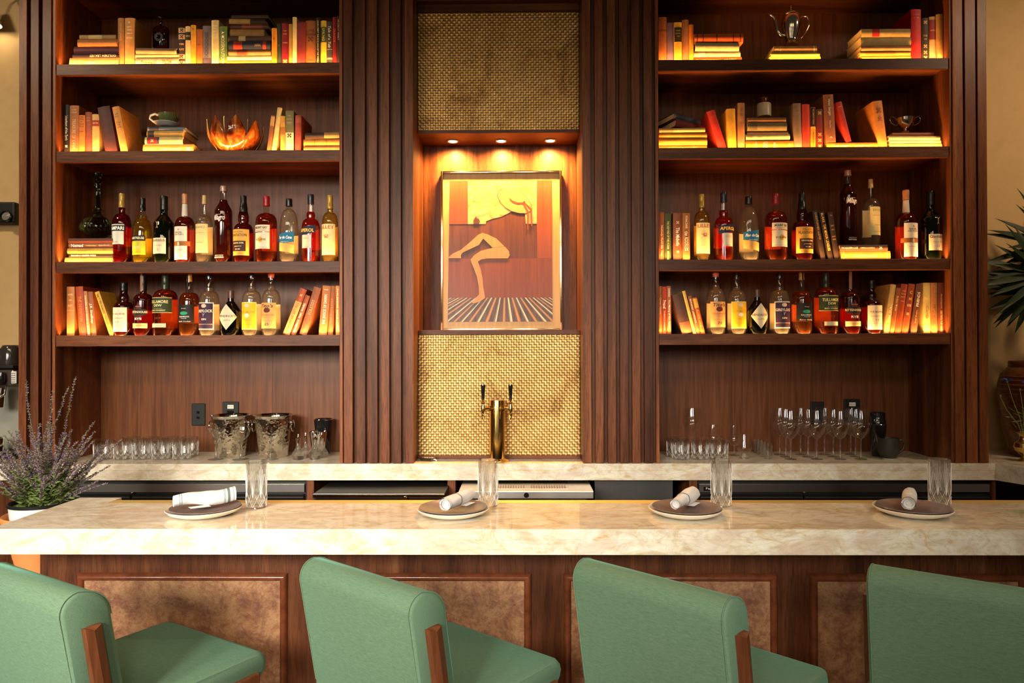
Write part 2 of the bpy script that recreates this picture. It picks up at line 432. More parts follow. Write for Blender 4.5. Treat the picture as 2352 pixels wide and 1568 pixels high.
def text_on(parent, s, fn, w, h, mat, bold=0.01, shear=0.0, stretch=1.6, name='lettering'):
    "lettering fitted to a w x h field; fn maps field x,y to the surface"
    vs, fs, tw, th = text_geo(s, bold, shear)
    sx, sy = w/tw, h/th
    if sx > sy*stretch: sx = sy*stretch
    if sy > sx*stretch: sy = sx*stretch
    mb = MB(); mb.add([fn(x*sx, y*sy) for x, y in vs], fs)
    return mb.build(name, mat, parent, fix=False)

# ================================================================== the room
YS, YBP, YN, YC, ZC = 3.255, 3.609, 3.39, 3.236, 1.06     # shelf fronts, bay backs, woven panels, counter front, counter top
TOP = 3.75
plaster = plain('plaster', lin('#c9a877'), 0.9, 0, 0.2, 0.06, 14, 0.1)
structure('wall_back', MB().box(-3.6, 3.6, 3.66, 3.78, 0, 4.2), plaster)
structure('floor', MB().box(-3.6, 3.6, -3.2, 3.78, -0.06, 0), veneer('floor_boards', (.10, .05, .025), (.22, .12, .06), 'X', 0.4))

xl0, xl1, xr0, xr1 = -2.123, -0.822, 0.625, 1.9335        # the two bays
SH = [3.285, 2.8835, 2.4845, 1.978, 1.6425]                # shelf tops
WZ, WX = walnut('Z'), walnut('X')
LEDC = (1.0, 0.43, 0.115)
LED_P = {0: 5.5, 1: 4.4, 2: 4.4, 3: 5.8, 4: 6.2}
def bookcase(label, x0, x1):
    t = thing('bookcase', label, 'bookcase', ((x0+x1)/2, YS, ZC))
    cx = (x0+x1)/2
    def L(mb): 
        mb.v = [(x-cx, y-YS, z-ZC) for x, y, z in mb.v]; return mb
    # veneered back in vertical sheets
    n = 3; wd = (x1-x0+0.02)/n
    for i in range(n):
        L(MB().box(x0-0.01+i*wd+0.0004, x0-0.01+(i+1)*wd-0.0004, YBP, YBP+0.018, ZC+0.001, TOP)).build('back_panel', veneer('walnut_veneer', (.088, .028, .0098), (.190, .066, .0245)), t)
    L(MB().box(x0-0.014, x0, YS-0.004, YBP, ZC+0.001, TOP, 0.001)).build('side_panel', walnut('Z', 1.35), t)  # side panels in paler walnut, LED glow put into the colour
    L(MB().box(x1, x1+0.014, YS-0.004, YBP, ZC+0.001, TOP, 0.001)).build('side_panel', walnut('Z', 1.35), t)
    for i, z in enumerate(SH):
        s = L(MB().box(x0+0.001, x1-0.001, YS+0.02, YBP-0.001, z-0.034, z-0.004)).build('shelf', walnut('X', 0.9), t)
        L(MB().box(x0+0.001, x1-0.001, YS, YS+0.02, z-0.05, z, 0.0012)).build('fascia', walnut('X', 0.9), s)
        if i == 0: continue
        L(MB().box(x0+0.004, x1-0.004, YS+0.0215, YS+0.0295, z-0.0039, z-0.0012)).build('led_strip', emis('led_tape', (1.0, .55, .2), 6.0), s)
        l = bpy.data.lights.new('led_light', 'AREA'); l.shape = 'RECTANGLE'; l.size = x1-x0-0.01; l.size_y = 0.006
        l.energy = LED_P[i]; l.color = LEDC; l.spread = R_(108)
        o = bpy.data.objects.new('led_light', l); C.objects.link(o); o.parent = t
        o.location = (0, 0.0255, z-ZC-0.0008)
        o.rotation_euler = Vector((0, 0.12, 1)).to_track_quat('-Z', 'Y').to_euler()
    return t
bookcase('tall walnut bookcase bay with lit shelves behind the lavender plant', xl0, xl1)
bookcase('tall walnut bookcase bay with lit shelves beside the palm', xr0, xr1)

def pilaster(label, x0, x1, slats, deep):
    t = thing('fluted_pilaster', label, 'pilaster', ((x0+x1)/2, 3.268, ZC), 'fluted walnut pilasters')
    cx = (x0+x1)/2
    def L(mb): 
        mb.v = [(x-cx, y-3.268, z-ZC) for x, y, z in mb.v]; return mb
    L(MB().box(x0+0.0005, x1-0.0005, 3.268, deep, ZC+0.001, TOP)).build('backing_board', walnut('Z', 0.7), t)
    for a, b in slats: L(MB().box(a, b, 3.243, 3.268, ZC+0.001, TOP, 0.0012)).build('slat', WZ, t)
    return t
def X(u, Y=3.245): return at(u, 794, Y).x
sl = lambda us: [(X(a), X(b)) for a, b in us]
pilaster('slatted walnut pilaster at the wall beside the espresso machine', X(43), xl0-0.0145,
         sl([(43.2, 61), (70, 88.5), (97, 117)]), 3.658)
pilaster('slatted walnut pilaster between the picture niche and the lavender-side bookcase', xl1+0.0145, X(950), 
         sl([(789.5, 810), (819.5, 839), (848, 867), (875.5, 894.5), (903, 921.5), (931, 949.6)]), 3.658)
pilaster('slatted walnut pilaster between the picture niche and the palm-side bookcase', X(1338.3), xr0-0.0145,
         sl([(1338.8, 1358), (1367.5, 1386), (1396, 1414.5), (1424, 1443), (1452, 1470.5), (1480, 1499)]), 3.658)
pilaster('slatted walnut pilaster at the wall in front of the palm', xr1+0.0145, X(2269.5),
         sl([(2192.5, 2214.5), (2219.5, 2244), (2248.5, 2269.3)]), 3.658)

# ------------------------------------------------------------------ picture niche with woven brass
nx0, nx1 = X(950)+0.0005, X(1338.3)-0.0005
zsof = at(1146, 306, YN).z; zled = at(1146, 757.5, YN).z; zledb = at(1146, 768.5, YN).z
zbase = at(1146, 1045, YN).z; zuw0 = at(1146, 298, YN).z; zuw1 = at(1146, 28, YN).z
t = thing('display_niche', 'central walnut niche lined with woven brass above and below the picture', 'niche', ((nx0+nx1)/2, YN, ZC))
ncx = (nx0+nx1)/2
def L(mb):
    mb.v = [(x-ncx, y-YN, z-ZC) for x, y, z in mb.v]; return mb
L(MB().box(nx0, nx1, 3.595, 3.655, zled, zsof+0.02)).build('back_panel', walnut('Z', 1.25), t)
L(MB().box(nx0, nx1, YN-0.004, 3.594, zsof, zuw0-0.001)).build('soffit', walnut('X', 0.9), t)
L(MB().box(nx0, nx1, YN-0.006, 3.594, zledb, zled, 0.001)).build('ledge', walnut('X', 0.8), t)
L(MB().box(nx0, nx1, YN-0.014, YN+0.02, ZC+0.001, zbase, 0.001)).build('base_rail', walnut('X', 0.9), t)
L(MB().box(nx0, nx1, YN-0.01, YN+0.02, zuw1+0.001, zuw1+0.035)).build('top_rail', walnut('X', 0.7), t)
L(MB().box(nx0, nx1, YN-0.04, YN+0.02, zuw1+0.036, TOP)).build('header', walnut('X', 0.7), t)
def weave(z0, z1, name):
    back = L(MB().box(nx0, nx1, YN+0.004, YN+0.016, z0, z1)).build(name, plain('weave_backing', (.03, .016, .006), .6), t)
    p = 0.01198; nc = int(round((nx1-nx0)/p)); nr = int(round((z1-z0)/p)); pw = (nx1-nx0)/nc; ph = (z1-z0)/nr
    mb = MB(); rnd = random.Random(3)
    for i in range(nc):
        for j in range(nr):
            cx_, cz_ = nx0+(i+.5)*pw, z0+(j+.5)*ph
            hor = (i+j) % 2 == 0
            ln, wd = (pw*0.97, ph*0.88) if hor else (ph*0.97, pw*0.88)
            jx, jz = rnd.uniform(-.03, .03), rnd.uniform(-.03, .03)
            vs = []; fs = []
            for k in range(5):
                s_ = -0.5+k/4; h = 0.0016*(1-(2*s_)**2)
                for q in (-0.5, 0.5):
                    a, b = s_*ln, q*wd
                    x_, z_ = (a, b) if hor else (b, a)
                    vs.append((cx_+x_-ncx, 0.0035-h+x_*jx+z_*jz, cz_+z_-ZC))
            for k in range(4):
                fs.append((2*k, 2*k+2, 2*k+3, 2*k+1) if hor else (2*k, 2*k+1, 2*k+3, 2*k+2))
            mb.add(vs, fs)
    o = mb.build('brass_weave', brass_weave(), back, smooth=True, fix=False); o['kind'] = 'stuff'
weave(zuw0, zuw1, 'woven_panel'); weave(zbase, zledb, 'woven_panel')

for i, u in enumerate((1040, 1151, 1264)):
    p = at(u, 322, 3.512); p.z = zsof
    d = thing('recessed_downlight', ['glowing recessed downlight above the picture, nearest the lavender-side bookcase',
              'glowing recessed downlight above the middle of the picture', 'glowing recessed downlight above the picture, nearest the palm-side bookcase'][i],
              'downlight', p, 'recessed downlights over the picture')
    MB().lathe([(.022, -.0005), (.031, -.0005), (.032, -.003), (.030, -.005), (.022, -.004)], 24, close=False).build('trim_ring', CHROME, d, True)
    MB().lathe([(0, -.0015), (.0215, -.0015), (.0215, -.003), (0, -.0035)], 24).build('lens', emis('lamp_lens', (1, .72, .34), 28), d, True)
    l = bpy.data.lights.new('downlight_beam', 'SPOT'); l.energy = 75; l.color = (1, .50, .13); l.spot_size = R_(158); l.spot_blend = 1.0; l.shadow_soft_size = 0.02
    o = bpy.data.objects.new('downlight_beam', l); C.objects.link(o); o.parent = d; o.location = (0, 0, -0.012)
    o.rotation_euler = Vector((0, 0.12, -1)).to_track_quat('-Z', 'Y').to_euler()

# ------------------------------------------------------------------ framed marquetry picture
pY = 3.562
fa = at(1013, 757, pY); fb = at(1290, 392, pY)
fw, fh = fb.x-fa.x, fb.z-zled
pic = thing('framed_picture', 'brass framed wood inlay picture of a sunhat and bare legs on the niche ledge', 'picture',
            ((fa.x+fb.x)/2, pY, zled+0.001), rot=(R_(-1.6), 0, R_(-0.3)))
def A(cx, cy): return ((cx-233)/862*fw-fw/2, (1468-cy)/1153*fh)
def inlay(pts, mat, d, name='inlay', k=0.002):
    poly = [A(*p) for p in pts]
    ar = sum(poly[i][0]*poly[(i+1) % len(poly)][1]-poly[(i+1) % len(poly)][0]*poly[i][1] for i in range(len(poly)))
    if ar < 0: poly.reverse()
    return MB().prism(poly, -d, -d+k).build(name, mat, pic, fix=True)
FW = 0.010
mb = MB()
mb.box(-fw/2, -fw/2+FW, -0.024, 0.004, 0, fh, .0015).box(fw/2-FW, fw/2, -0.024, 0.004, 0, fh, .0015)
mb.box(-fw/2+FW, fw/2-FW, -0.024, 0.004, 0, FW, .0015).box(-fw/2+FW, fw/2-FW, -0.024, 0.004, fh-FW, fh, .0015)
mb.build('frame', plain('frame_brass', (.82, .66, .42), .14, 1.0), pic, True)
MB().box(-fw/2+FW, fw/2-FW, -0.008, 0.0, FW, fh-FW).build('border_board', veneer('blond', (.46, .26, .085), (.56, .34, .12)), pic)
red = veneer('mahogany', (.15, .030, .010), (.22, .052, .018)); drk = veneer('dark_walnut', (.075, .020, .008), (.135, .040, .016))
rd2 = veneer('red_cedar', (.20, .042, .013), (.27, .066, .021)); blond = veneer('leg_maple', (.40, .19, .065), (.48, .245, .09))
inlay([(295, 383), (1027, 383), (1027, 1405), (282, 1405)], drk, 0.0085, k=.0008)
inlay([(295, 383), (425, 383), (425, 697), (295, 697)], rd2, 0.0098)
m, nt, b = newmat('burl'); mp = coords(nt, (1, 1, 2.2)); n = noise(nt, mp, 7, 5, .6, 2.5)
r = ramp(nt, [(.3, (.36, .12, .025)), (.48, (.56, .29, .07)), (.7, (.70, .42, .13))]); nt.links.new(n.outputs['Fac'], r.inputs[0]); nt.links.new(r.outputs[0], b.inputs['Base Color']); b.inputs['Roughness'].default_value = .3
inlay([(425, 383), (918, 383), (918, 697), (840, 697), (834, 624), (735, 608), (700, 627), (660, 646), (600, 660), (556, 677), (552, 697), (425, 697)], m, 0.0098)
inlay([(918, 383), (1027, 383), (1027, 948), (918, 948)], rd2, 0.0096)
inlay([(290, 949), (1027, 949), (1027, 1232), (287, 1232)], red, 0.0096)
HAT = [(638, 492), (645, 465), (668, 447), (700, 443), (735, 452), (765, 462), (795, 459), (818, 475), (845, 510), (870, 550), (882, 585), (872, 604), (840, 620), (795, 620), (740, 606), (695, 580), (660, 543)]
inlay([(762+(x-762)*1.03, 532+(y-532)*1.035) for x, y in HAT], drk, 0.0110)
inlay(HAT, blond, 0.0118)
inlay([(722, 508), (745, 528), (785, 543), (815, 541), (832, 530), (834, 543), (818, 553), (785, 555), (748, 545), (725, 524)], red, 0.0128)
inlay([(815, 550), (826, 548), (860, 610), (858, 740), (849, 742), (849, 614)], red, 0.0128)
inlay([(828, 550), (836, 546), (882, 590), (886, 715), (877, 715), (872, 597)], red, 0.0128)
inlay([(465, 697), (464, 672), (475, 655), (484, 640), (490, 655), (505, 660), (512, 680), (505, 697)], drk, 0.0118)
inlay([(290, 945), (290, 935), (320, 910), (375, 885), (440, 830), (500, 775), (530, 762), (570, 775), (630, 805), (680, 855), (685, 862), (612, 870), (600, 868), (535, 803), (505, 850), (440, 880), (388, 905), (375, 925), (378, 945)], blond, 0.0118)
inlay([(446, 955), (470, 925), (520, 892), (600, 872), (690, 864), (718, 895), (724, 925), (712, 948), (560, 948), (520, 955), (497, 972), (515, 1020), (530, 1090), (535, 1150), (543, 1195), (548, 1235), (512, 1260), (470, 1272), (450, 1268), (480, 1235), (505, 1208), (503, 1150), (490, 1080), (465, 1010), (450, 975)], blond, 0.0122)
rnd = random.Random(5); xs = 283.0; cols = [veneer('zebra_dark', (.05, .028, .02), (.13, .08, .06)), veneer('zebra_grey', (.16, .12, .10), (.22, .17, .14)), blond, veneer('zebra_pale', (.62, .50, .32), (.72, .6, .4)), veneer('zebra_plum', (.13, .05, .04), (.19, .08, .06))]
x_ = -420.0; k = 0
while x_ < 1800:
    wd = [34, 8, 16, 7, 30, 9, 13][k % 7]*rnd.uniform(.8, 1.2); c_ = cols[[0, 4, 2, 4, 0, 1, 3][k % 7]]
    tp = lambda xb: 690+(xb-690)*0.50
    q = [(x_, 1405), (x_+wd, 1405), (tp(x_+wd), 1232), (tp(x_), 1232)]
    def clip(poly, lim, keep_less):
        out = []
        for i in range(len(poly)):
            a, b2 = poly[i], poly[(i+1) % len(poly)]
            ia = (a[0] <= lim) if keep_less else (a[0] >= lim); ib = (b2[0] <= lim) if keep_less else (b2[0] >= lim)
            if ia: out.append(a)
            if ia != ib:
                s_ = (lim-a[0])/(b2[0]-a[0]); out.append((lim, a[1]+s_*(b2[1]-a[1])))
        return out
    q = clip(q, 284, False)
    if q: q = clip(q, 1027, True)
    if len(q) >= 3: inlay(q, c_, 0.0098, 'floor_stripe')
    x_ += wd; k += 1

# ------------------------------------------------------------------ stone counters
ST = stone(); ZT, ZM, ZU = ZC, ZC-0.031, ZC-0.0745
xc = at(2286, 1063, YC).x; dirx, diry = 0.43, -0.90
bc = thing('back_counter', 'long cream quartzite counter under the bookcases and niche', 'counter', (0, YC, ZU))
def L(mb):
    mb.v = [(x, y-YC, z-ZU) for x, y, z in mb.v]; return mb
ret = [(xc, YC), (xc+dirx*1.0, YC+diry*1.0), (xc+dirx*1.0+0.9, YC+diry*1.0+0.4), (xc+0.9, 3.659), (xc, 3.659)]
L(MB().box(-3.3, xc-0.0004, YC, 3.659, ZM+0.0004, ZT, 0.0008)).build('slab', ST, bc)
L(MB().box(-3.3, xc-0.0004, YC, YC+0.03, ZU, ZM, 0.0008)).build('apron', ST, bc)
L(MB().prismz(ret, ZM+0.0004, ZT)).build('slab', ST, bc)
L(MB().prismz([(xc, YC), (xc+dirx, YC+diry), (xc+dirx+.03, YC+diry+.02), (xc+.03, YC+.02)], ZU, ZM)).build('apron', ST, bc)

XB0, XB1, YB0 = -1.552, 2.35, 2.082
br = thing('bar_counter', 'cream quartzite bar top set with plates and tall glasses', 'counter', (0, YB0, ZU))
def L(mb):
    mb.v = [(x, y-YB0, z-ZU) for x, y, z in mb.v]; return mb
xst = -1.405
L(MB().prismz([(XB0, YB0), (XB1, YB0), (XB1, 2.429), (xst, 2.429), (xst, 2.513), (XB0, 2.513)], ZM+0.0004, ZT)).build('slab', ST, br)
L(MB().box(XB0, XB1, YB0, YB0+0.03, ZU, ZM, 0.0008)).build('apron', ST, br)
L(MB().box(XB0, XB0+0.03, YB0+0.0301, 2.513, ZU, ZM, 0.0008)).build('apron', ST, br)
L(MB().box(xst+0.0005, XB1, 2.4295, 2.477, ZM, ZT-0.0005, 0.001)).build('brass_edge', plain('brushed_brass', (.90, .68, .22), .5, .8), br)

# bar front in walnut with leather panels
BY = 2.29
bf = thing('panelled_bar', 'walnut bar body with leather panels in wood mouldings behind the stools', 'bar', (0, BY, 0))
def L(mb):
    mb.v = [(x, y-BY, z) for x, y, z in mb.v]; return mb
L(MB().box(-1.543, XB1-0.02, BY, BY+0.03, 0.0, ZU-0.001)).build('face_board', walnut('Z', 0.5), bf)
L(MB().box(-1.543, -1.513, BY+0.0301, 2.46, 0.0, ZU-0.001)).build('end_board', walnut('Z', 0.5), bf)
MOUL = plain('polished_moulding', (.15, .042, .016), .16, 0, .5, .35, 30)
ztp, zbt, mw = 0.868, 0.26, 0.0243
for i in range(5):
    x0 = -1.42+0.777*i; x1 = min(x0+0.675, XB1-0.03)
    pn = L(MB().box(x0+.012, x1-.012, BY-0.006, BY-0.0005, zbt+.012, ztp-.012)).build('leather_panel', leather(), bf)
    def rail(p0, p1, nrm):
        "half-round moulding with mitred ends; nrm points into the panel"
        mb = MB(); vs = []; fs = []; n = 7
        d = (Vector(p1)-Vector(p0)).normalized(); nv = Vector(nrm)
        for e, (p, sg) in enumerate(((p0, 1), (p1, -1))):
            for k in range(n):
                a = math.pi*k/(n-1); off = mw/2*(1-math.cos(a)); h = 0.016*math.sin(a)**0.8
                q = Vector(p)+nv*off+d*(sg*off); vs.append((q.x, -0.001-h, q.z))
        for k in range(n-1): fs.append((k, k+1, n+k+1, n+k))
        fs.append(tuple(range(n))); fs.append(tuple(range(2*n-1, n-1, -1)))
        return mb.add(vs, fs).build('moulding', MOUL, pn, True)
    a, b_, c_, d_ = (x0, 0, ztp), (x1, 0, ztp), (x1, 0, zbt), (x0, 0, zbt)
    rail(a, b_, (0, 0, -1)); rail(c_, d_, (0, 0, 1)); rail(b_, c_, (-1, 0, 0)); rail(d_, a, (1, 0, 0))

# ------------------------------------------------------------------ bar stools
STW = veneer('stool_wood', (.085, .026, .010), (.15, .05, .019), 'Z', .3)
def rounded_slab(w, prof, edge=0.012, nprof=None):
    "closed side profile (y,z) lofted over width w with softened ends"
    mb = MB(); n = len(prof)
    cy_ = sum(p[0] for p in prof)/n; cz_ = sum(p[1] for p in prof)/n
    secs = [(-w/2, 1.0-0.0), (-w/2+edge*0.3, 0), (-w/2+edge, 0), (w/2-edge, 0), (w/2-edge*0.3, 0), (w/2, 0)]
    ins = [edge, edge*0.35, 0, 0, edge*0.35, edge]
    vs = []; fs = []
    for (x, _), e in zip(secs, ins):
        for (y, z) in prof:
            dy, dz = y-cy_, z-cz_; ln = math.hypot(dy, dz)
            k = max(0.0, 1-e/ln); vs.append((x, cy_+dy*k, cz_+dz*k))
    for i in range(5):
        for j in range(n): fs.append((i*n+j, i*n+(j+1) % n, (i+1)*n+(j+1) % n, (i+1)*n+j))
    fs.append(tuple(range(n))); fs.append(tuple(5*n+j for j in range(n)))
    return mb.add(vs, fs)
SW, SZ, SBT = 0.425, 0.737, 1.047
def arc(cy_, cz_, r, a0, a1, n): return [(cy_+r*math.cos(R_(a0+(a1-a0)*k/n)), cz_+r*math.sin(R_(a0+(a1-a0)*k/n))) for k in range(n+1)]
def make_stool(label):
    s = thing('bar_stool', label, 'bar stool', (0, 0, 0), 'green upholstered bar stools')
    tk = 0.053                                        # half thickness of the back
    rc = math.tan(R_(9))
    h = SBT-SZ+0.06
    prof = [(tk, -0.0), (tk, h-0.075)]+arc(tk-0.075+0.02, h-0.062, 0.055, 5, 80, 5)+arc(-0.006, h-0.056, 0.052, 95, 175, 6)+[(-tk, 0.05), (-tk+.01, 0.0)]
    prof = [(y-z*rc-0.2, z+SZ-0.06) for y, z in prof]
    rounded_slab(SW, prof, 0.011).build('backrest', fabric(), s, True)
    for sg in (-1, 1):
        MB().tube([(sg*(SW/2-0.007), y, z) for y, z in prof[1:-1]], .0016, 6).build('piping', fabric(), s, True)
    sp = arc(0.208, SZ-0.036, 0.036, 85, -85, 6)+[(0.18, SZ-0.095), (-0.20, SZ-0.095)]+arc(-0.23, SZ-0.03, 0.03, 260, 100, 5)
    rounded_slab(SW+0.02, sp, 0.02).build('seat', fabric(), s, True)
    for sg in (-1, 1):
        x = sg*(SW/2+0.002)
        mb = MB()
        zt, zb = SBT-0.085, SZ-0.19
        y_t, y_b = -(zt-SZ+.06)*rc-0.2, -(zb-SZ+.06)*rc-0.2
        sec = [(-0.010, -0.022), (0.013*1, -0.018), (0.018, 0.0), (0.013, 0.018), (-0.010, 0.022)]
        vs = [(x+sg*a, y_b+b, zb) for a, b in sec]+[(x+sg*a*(1.0 if a < 0 else .9), y_t+b, zt-(0.008 if a > 0.014 else 0)) for a, b in sec]
        n = 5; fs = [tuple(range(n)), tuple(range(2*n-1, n-1, -1))]+[(i, (i+1) % n, (i+1) % n+n, i+n) for i in range(n)]
        mb.add(vs, fs).build('back_stile', STW, s)
        xs_ = sg*(SW/2+0.008)
        MB().box(xs_-0.012, xs_+0.012, -0.20, 0.205, SZ-0.092, SZ-0.05, 0.004).build('seat_rail', STW, s)
        MB().tube([(sg*0.19, 0.17, SZ-0.09), (sg*0.215, 0.20, 0.0)], [.019, .014], 10).build('leg', STW, s, True)
        MB().tube([(sg*0.19, -0.18, SZ-0.09), (sg*0.215, -0.235, 0.0)], [.019, .014], 10).build('leg', STW, s, True)
        MB().tube([(sg*0.205, -0.21, 0.30), (sg*0.205, 0.187, 0.30)], .010, 8).build('stretcher', STW, s, True)
    MB().tube([(-0.205, 0.187, 0.26), (0.205, 0.187, 0.26)], .011, 8).build('foot_rail', OLDGOLD, s, True)
    return s
STOOLS = [(-0.978, 1.605, 31, 'green upholstered bar stool with wooden stiles nearest the lavender plant'),
          (-0.208, 1.605, 39.5, 'green upholstered bar stool below the beer tap, its seat turned towards the bar'),
          (0.470, 1.575, 44, 'green upholstered bar stool below the plate in front of the cut rocks glasses'),
          (1.225, 1.58, 35, 'green upholstered bar stool cut off by the picture edge under the palm side')]
for i, (x, y, a, lab) in enumerate(STOOLS):
    s = make_stool(lab) if i == 0 else copy_tree(s0)
    if i == 0: s0 = s
    s['label'] = lab
    ca, sa = math.cos(R_(a)), math.sin(R_(a))
    lx, ly = SW/2, -0.255
    s.location = (x-(lx*ca+ly*sa), y-(-lx*sa+ly*ca), 0); s.rotation_euler = (0, 0, R_(-a))

# ================================================================== books
_BK = {}
def book_parts(root, wd, ht, dp, cover, pages, extras, flat):
    "local frame: x thickness (centred), y from spine 0 to fore-edge dp, z height"
    bd = 0.0028 if wd > 0.012 else 0.0016
    n = 6; sp = []
    bulge = min(0.004, wd*0.16)
    out = [(-wd/2, dp)]+[(-wd/2+wd*k/n, bulge*(1-math.sin(math.pi*k/n))) for k in range(n+1)]+[(wd/2, dp)]
    inn = [(-wd/2+bd, dp)]+[(-wd/2+bd+(wd-2*bd)*k/n, bulge*(1-math.sin(math.pi*k/n))+bd) for k in range(n+1)]+[(wd/2-bd, dp)]
    m_ = len(out); vs = []; fs = []
    for z in (0, ht):
        vs += [(x, y, z) for x, y in out]+[(x, y, z) for x, y in inn]
    for i in range(m_-1):
        o0, o1, i0, i1 = i, i+1, m_+i, m_+i+1
        fs += [(o0, o1, o1+2*m_, o0+2*m_), (i1, i0, i0+2*m_, i1+2*m_), (o1, o0, i0, i1), (o0+2*m_, o1+2*m_, i1+2*m_, i0+2*m_)]
    fs += [(0, 2*m_, 3*m_, m_), (m_-1, 2*m_-1, 4*m_-1, 3*m_-1)]
    MB().add(vs, fs).build('cover', cloth(cover), root, True)
    e = min(0.003, ht*0.03)
    MB().box(-wd/2+bd+.0001, wd/2-bd-.0001, bulge+bd+0.0005, dp-0.004, e, ht-e).build('pages', paper(pages), root)
    def sf(off):
        def surf(a, z):           # a across the spine, z along it
            k = max(0, min(1, (a+wd/2)/wd)); return (a, bulge*(1-math.sin(math.pi*k))-off, z)
        return surf
    for ex in extras:
        if ex[0] == 'band':       # a coloured spine label: from z0 to z1 (fractions)
            _, z0, z1, col = ex; mb = MB(); s_ = sf(0.0004); vs = []; fs = []
            for k in range(n+1):
                a = -wd/2*0.985+wd*0.985*k/n
                vs += [s_(a, ht*z0), s_(a, ht*z1)]
            for k in range(n): fs.append((2*k, 2*k+2, 2*k+3, 2*k+1))
            mb.add(vs, fs).build('spine_label', cloth(col), root, True, fix=False)
        elif ex[0] in ('down', 'up'):   # title running along the spine
            _, s, z0, z1, wf, col = ex[:6]; s_ = sf(0.0008); zc = ht*(z0+z1)/2; ln = ht*(z1-z0)
            sg = -1 if ex[0] == 'down' else 1
            sh = ex[6] if len(ex) > 6 else 0.0
            text_on(root, s, (lambda x, y: s_(y, zc-x)) if sg < 0 else (lambda x, y: s_(-y, zc+x)), ln, wd*wf, ink(col), 0.012, sh, 1.5)
        elif ex[0] == 'across':         # title set across the spine
            _, s, zc, wf, hf, col = ex; s_ = sf(0.0008)
            text_on(root, s, lambda x, y: s_(x, ht*zc+y), wd*wf, ht*hf, ink(col), 0.012, 0, 1.6)
        elif ex[0] == 'motif':          # printed ornaments along the spine
            _, zs, r, col = ex; mb = MB(); s_ = sf(0.0008)
            for zf in zs:
                for (ox, oz) in ((-.5, -.5), (.5, -.5), (-.5, .5), (.5, .5), (0, 0)):
                    q = wd*r*0.42; cx_, cz_ = ox*wd*r, ht*zf+oz*wd*r
                    mb.add([s_(cx_+q, cz_), s_(cx_, cz_+q), s_(cx_-q, cz_), s_(cx_, cz_-q)], [(0, 1, 2, 3)])
            mb.build('ornament', ink(col), root, fix=False)
SHELFZ = {i: SH[i]-0.004 for i in range(5)}
BG = {}
def up(shelf, u0, u1, vt, lab, cover, extras=(), lean=0, pages='#d8c08a', dp=0.15, Y=None, zb=None, grp=None):
    Y = Y or 3.293+random.uniform(-.004, .006)
    zb = SHELFZ[shelf] if zb is None else zb
    vb = 784-(zb-CZ)/Y*F+10
    x0, x1 = at(u0, vb, Y).x, at(u1, vb, Y).x
    zt = at((u0+u1)/2+lean, vt, Y).z; H = zt-zb
    dx = at((u0+u1)/2+lean, vt, Y).x-at((u0+u1)/2, vt, Y).x
    a = math.atan2(dx, H); w = (x1-x0)*math.cos(a)
    h = (H-w*abs(math.sin(a)))/math.cos(a)
    cx = (x0+x1)/2
    t = thing('book', lab, 'book', (cx, Y, zb+w/2*abs(math.sin(a))), grp, (0, a, 0))
    book_parts(t, w*0.985, h, dp, cover, pages, list(extras), False)
    return t
def flat(shelf, u0, u1, v0, v1, lab, cover, extras=(), tilt=0, pages='#d8c08a', dp=0.15, Y=None, zb=None, yaw=0, grp=None, flip=False):
    "book lying on its side; v0 top, v1 bottom; spine towards the room"
    Y = Y or 3.29+random.uniform(-.003, .006)
    x0, x1 = at(u0, (v0+v1)/2, Y).x, at(u1, (v0+v1)/2, Y).x
    z1 = at((u0+u1)/2, v0, Y).z
    z0 = at((u0+u1)/2, v1, Y).z if zb is None else zb
    w, h = z1-z0, x1-x0
    # local z -> world x, local x -> world -z (titles read left to right when running down the spine)
    M = Matrix(((0, 0, -1), (0, 1, 0), (1, 0, 0))) if flip else Matrix(((0, 0, 1), (0, 1, 0), (-1, 0, 0)))
    M = Matrix.Rotation(R_(yaw), 3, 'Z') @ Matrix.Rotation(R_(tilt), 3, 'Y') @ M
    t = thing('book', lab, 'book', (x1 if flip else x0, Y, (z0+z1)/2), grp)
    t.rotation_euler = M.to_euler()
    book_parts(t, w*0.985, h, dp, cover, pages, list(extras), True)
    return t

G = 'books on the top shelf in view of the lavender-side bookcase'
s1 = SHELFZ[1]
flat(1, 159, 272, 132, 145, 'cream book with faded lettering at the foot of the small stack, top shelf', '#c9a45c', [('up', 'MARK TWAIN', .04, .2, .4, '#f2dfa8'), ('up', 'BARBEAU', .35, .55, .35, '#f2dfa8')], zb=s1, grp=G)
flat(1, 166, 272, 123.5, 132, 'black book with its white title upside down in the top-shelf stack', '#2a1a14', [('up', 'GOLDEN LEAVES', .05, .62, .62, '#f0dcb0')], flip=True, grp=G)
flat(1, 169, 271, 106, 123.3, 'plain maroon book in the middle of the small stack on the top shelf', '#5a1420', grp=G)
flat(1, 177, 269, 89.5, 105.7, 'worn brown book with frayed cream edges high in the small stack', '#8a5226', [('band', .02, .98, '#a9682c')], grp=G)
flat(1, 182, 266, 79.5, 89.3, 'tattered small pale book on top of the small stack', '#b08a58', [('band', .25, .62, '#d9b878')], Y=3.30, grp=G)
up(1, 269.5, 284, 41, 'slim tan upright book beside the small stack, top shelf', '#a8743e', [('down', 'HENRY JAMES', .55, .9, .35, '#d2a15a')], grp=G)
up(1, 285.5, 308, 41, 'tall tan book with boxed title in front of its cream jacket', '#c08a48', [('across', 'GRANT', .82, .5, .035, '#f2dcae'), ('across', 'TAKES', .76, .5, .035, '#f2dcae'), ('across', 'COMMAND', .69, .6, .035, '#f2dcae'), ('across', 'CATTON', .6, .6, .035, '#f2dcae'), ('motif', (.91,), .12, '#f2dcae')], dp=0.16, grp=G)
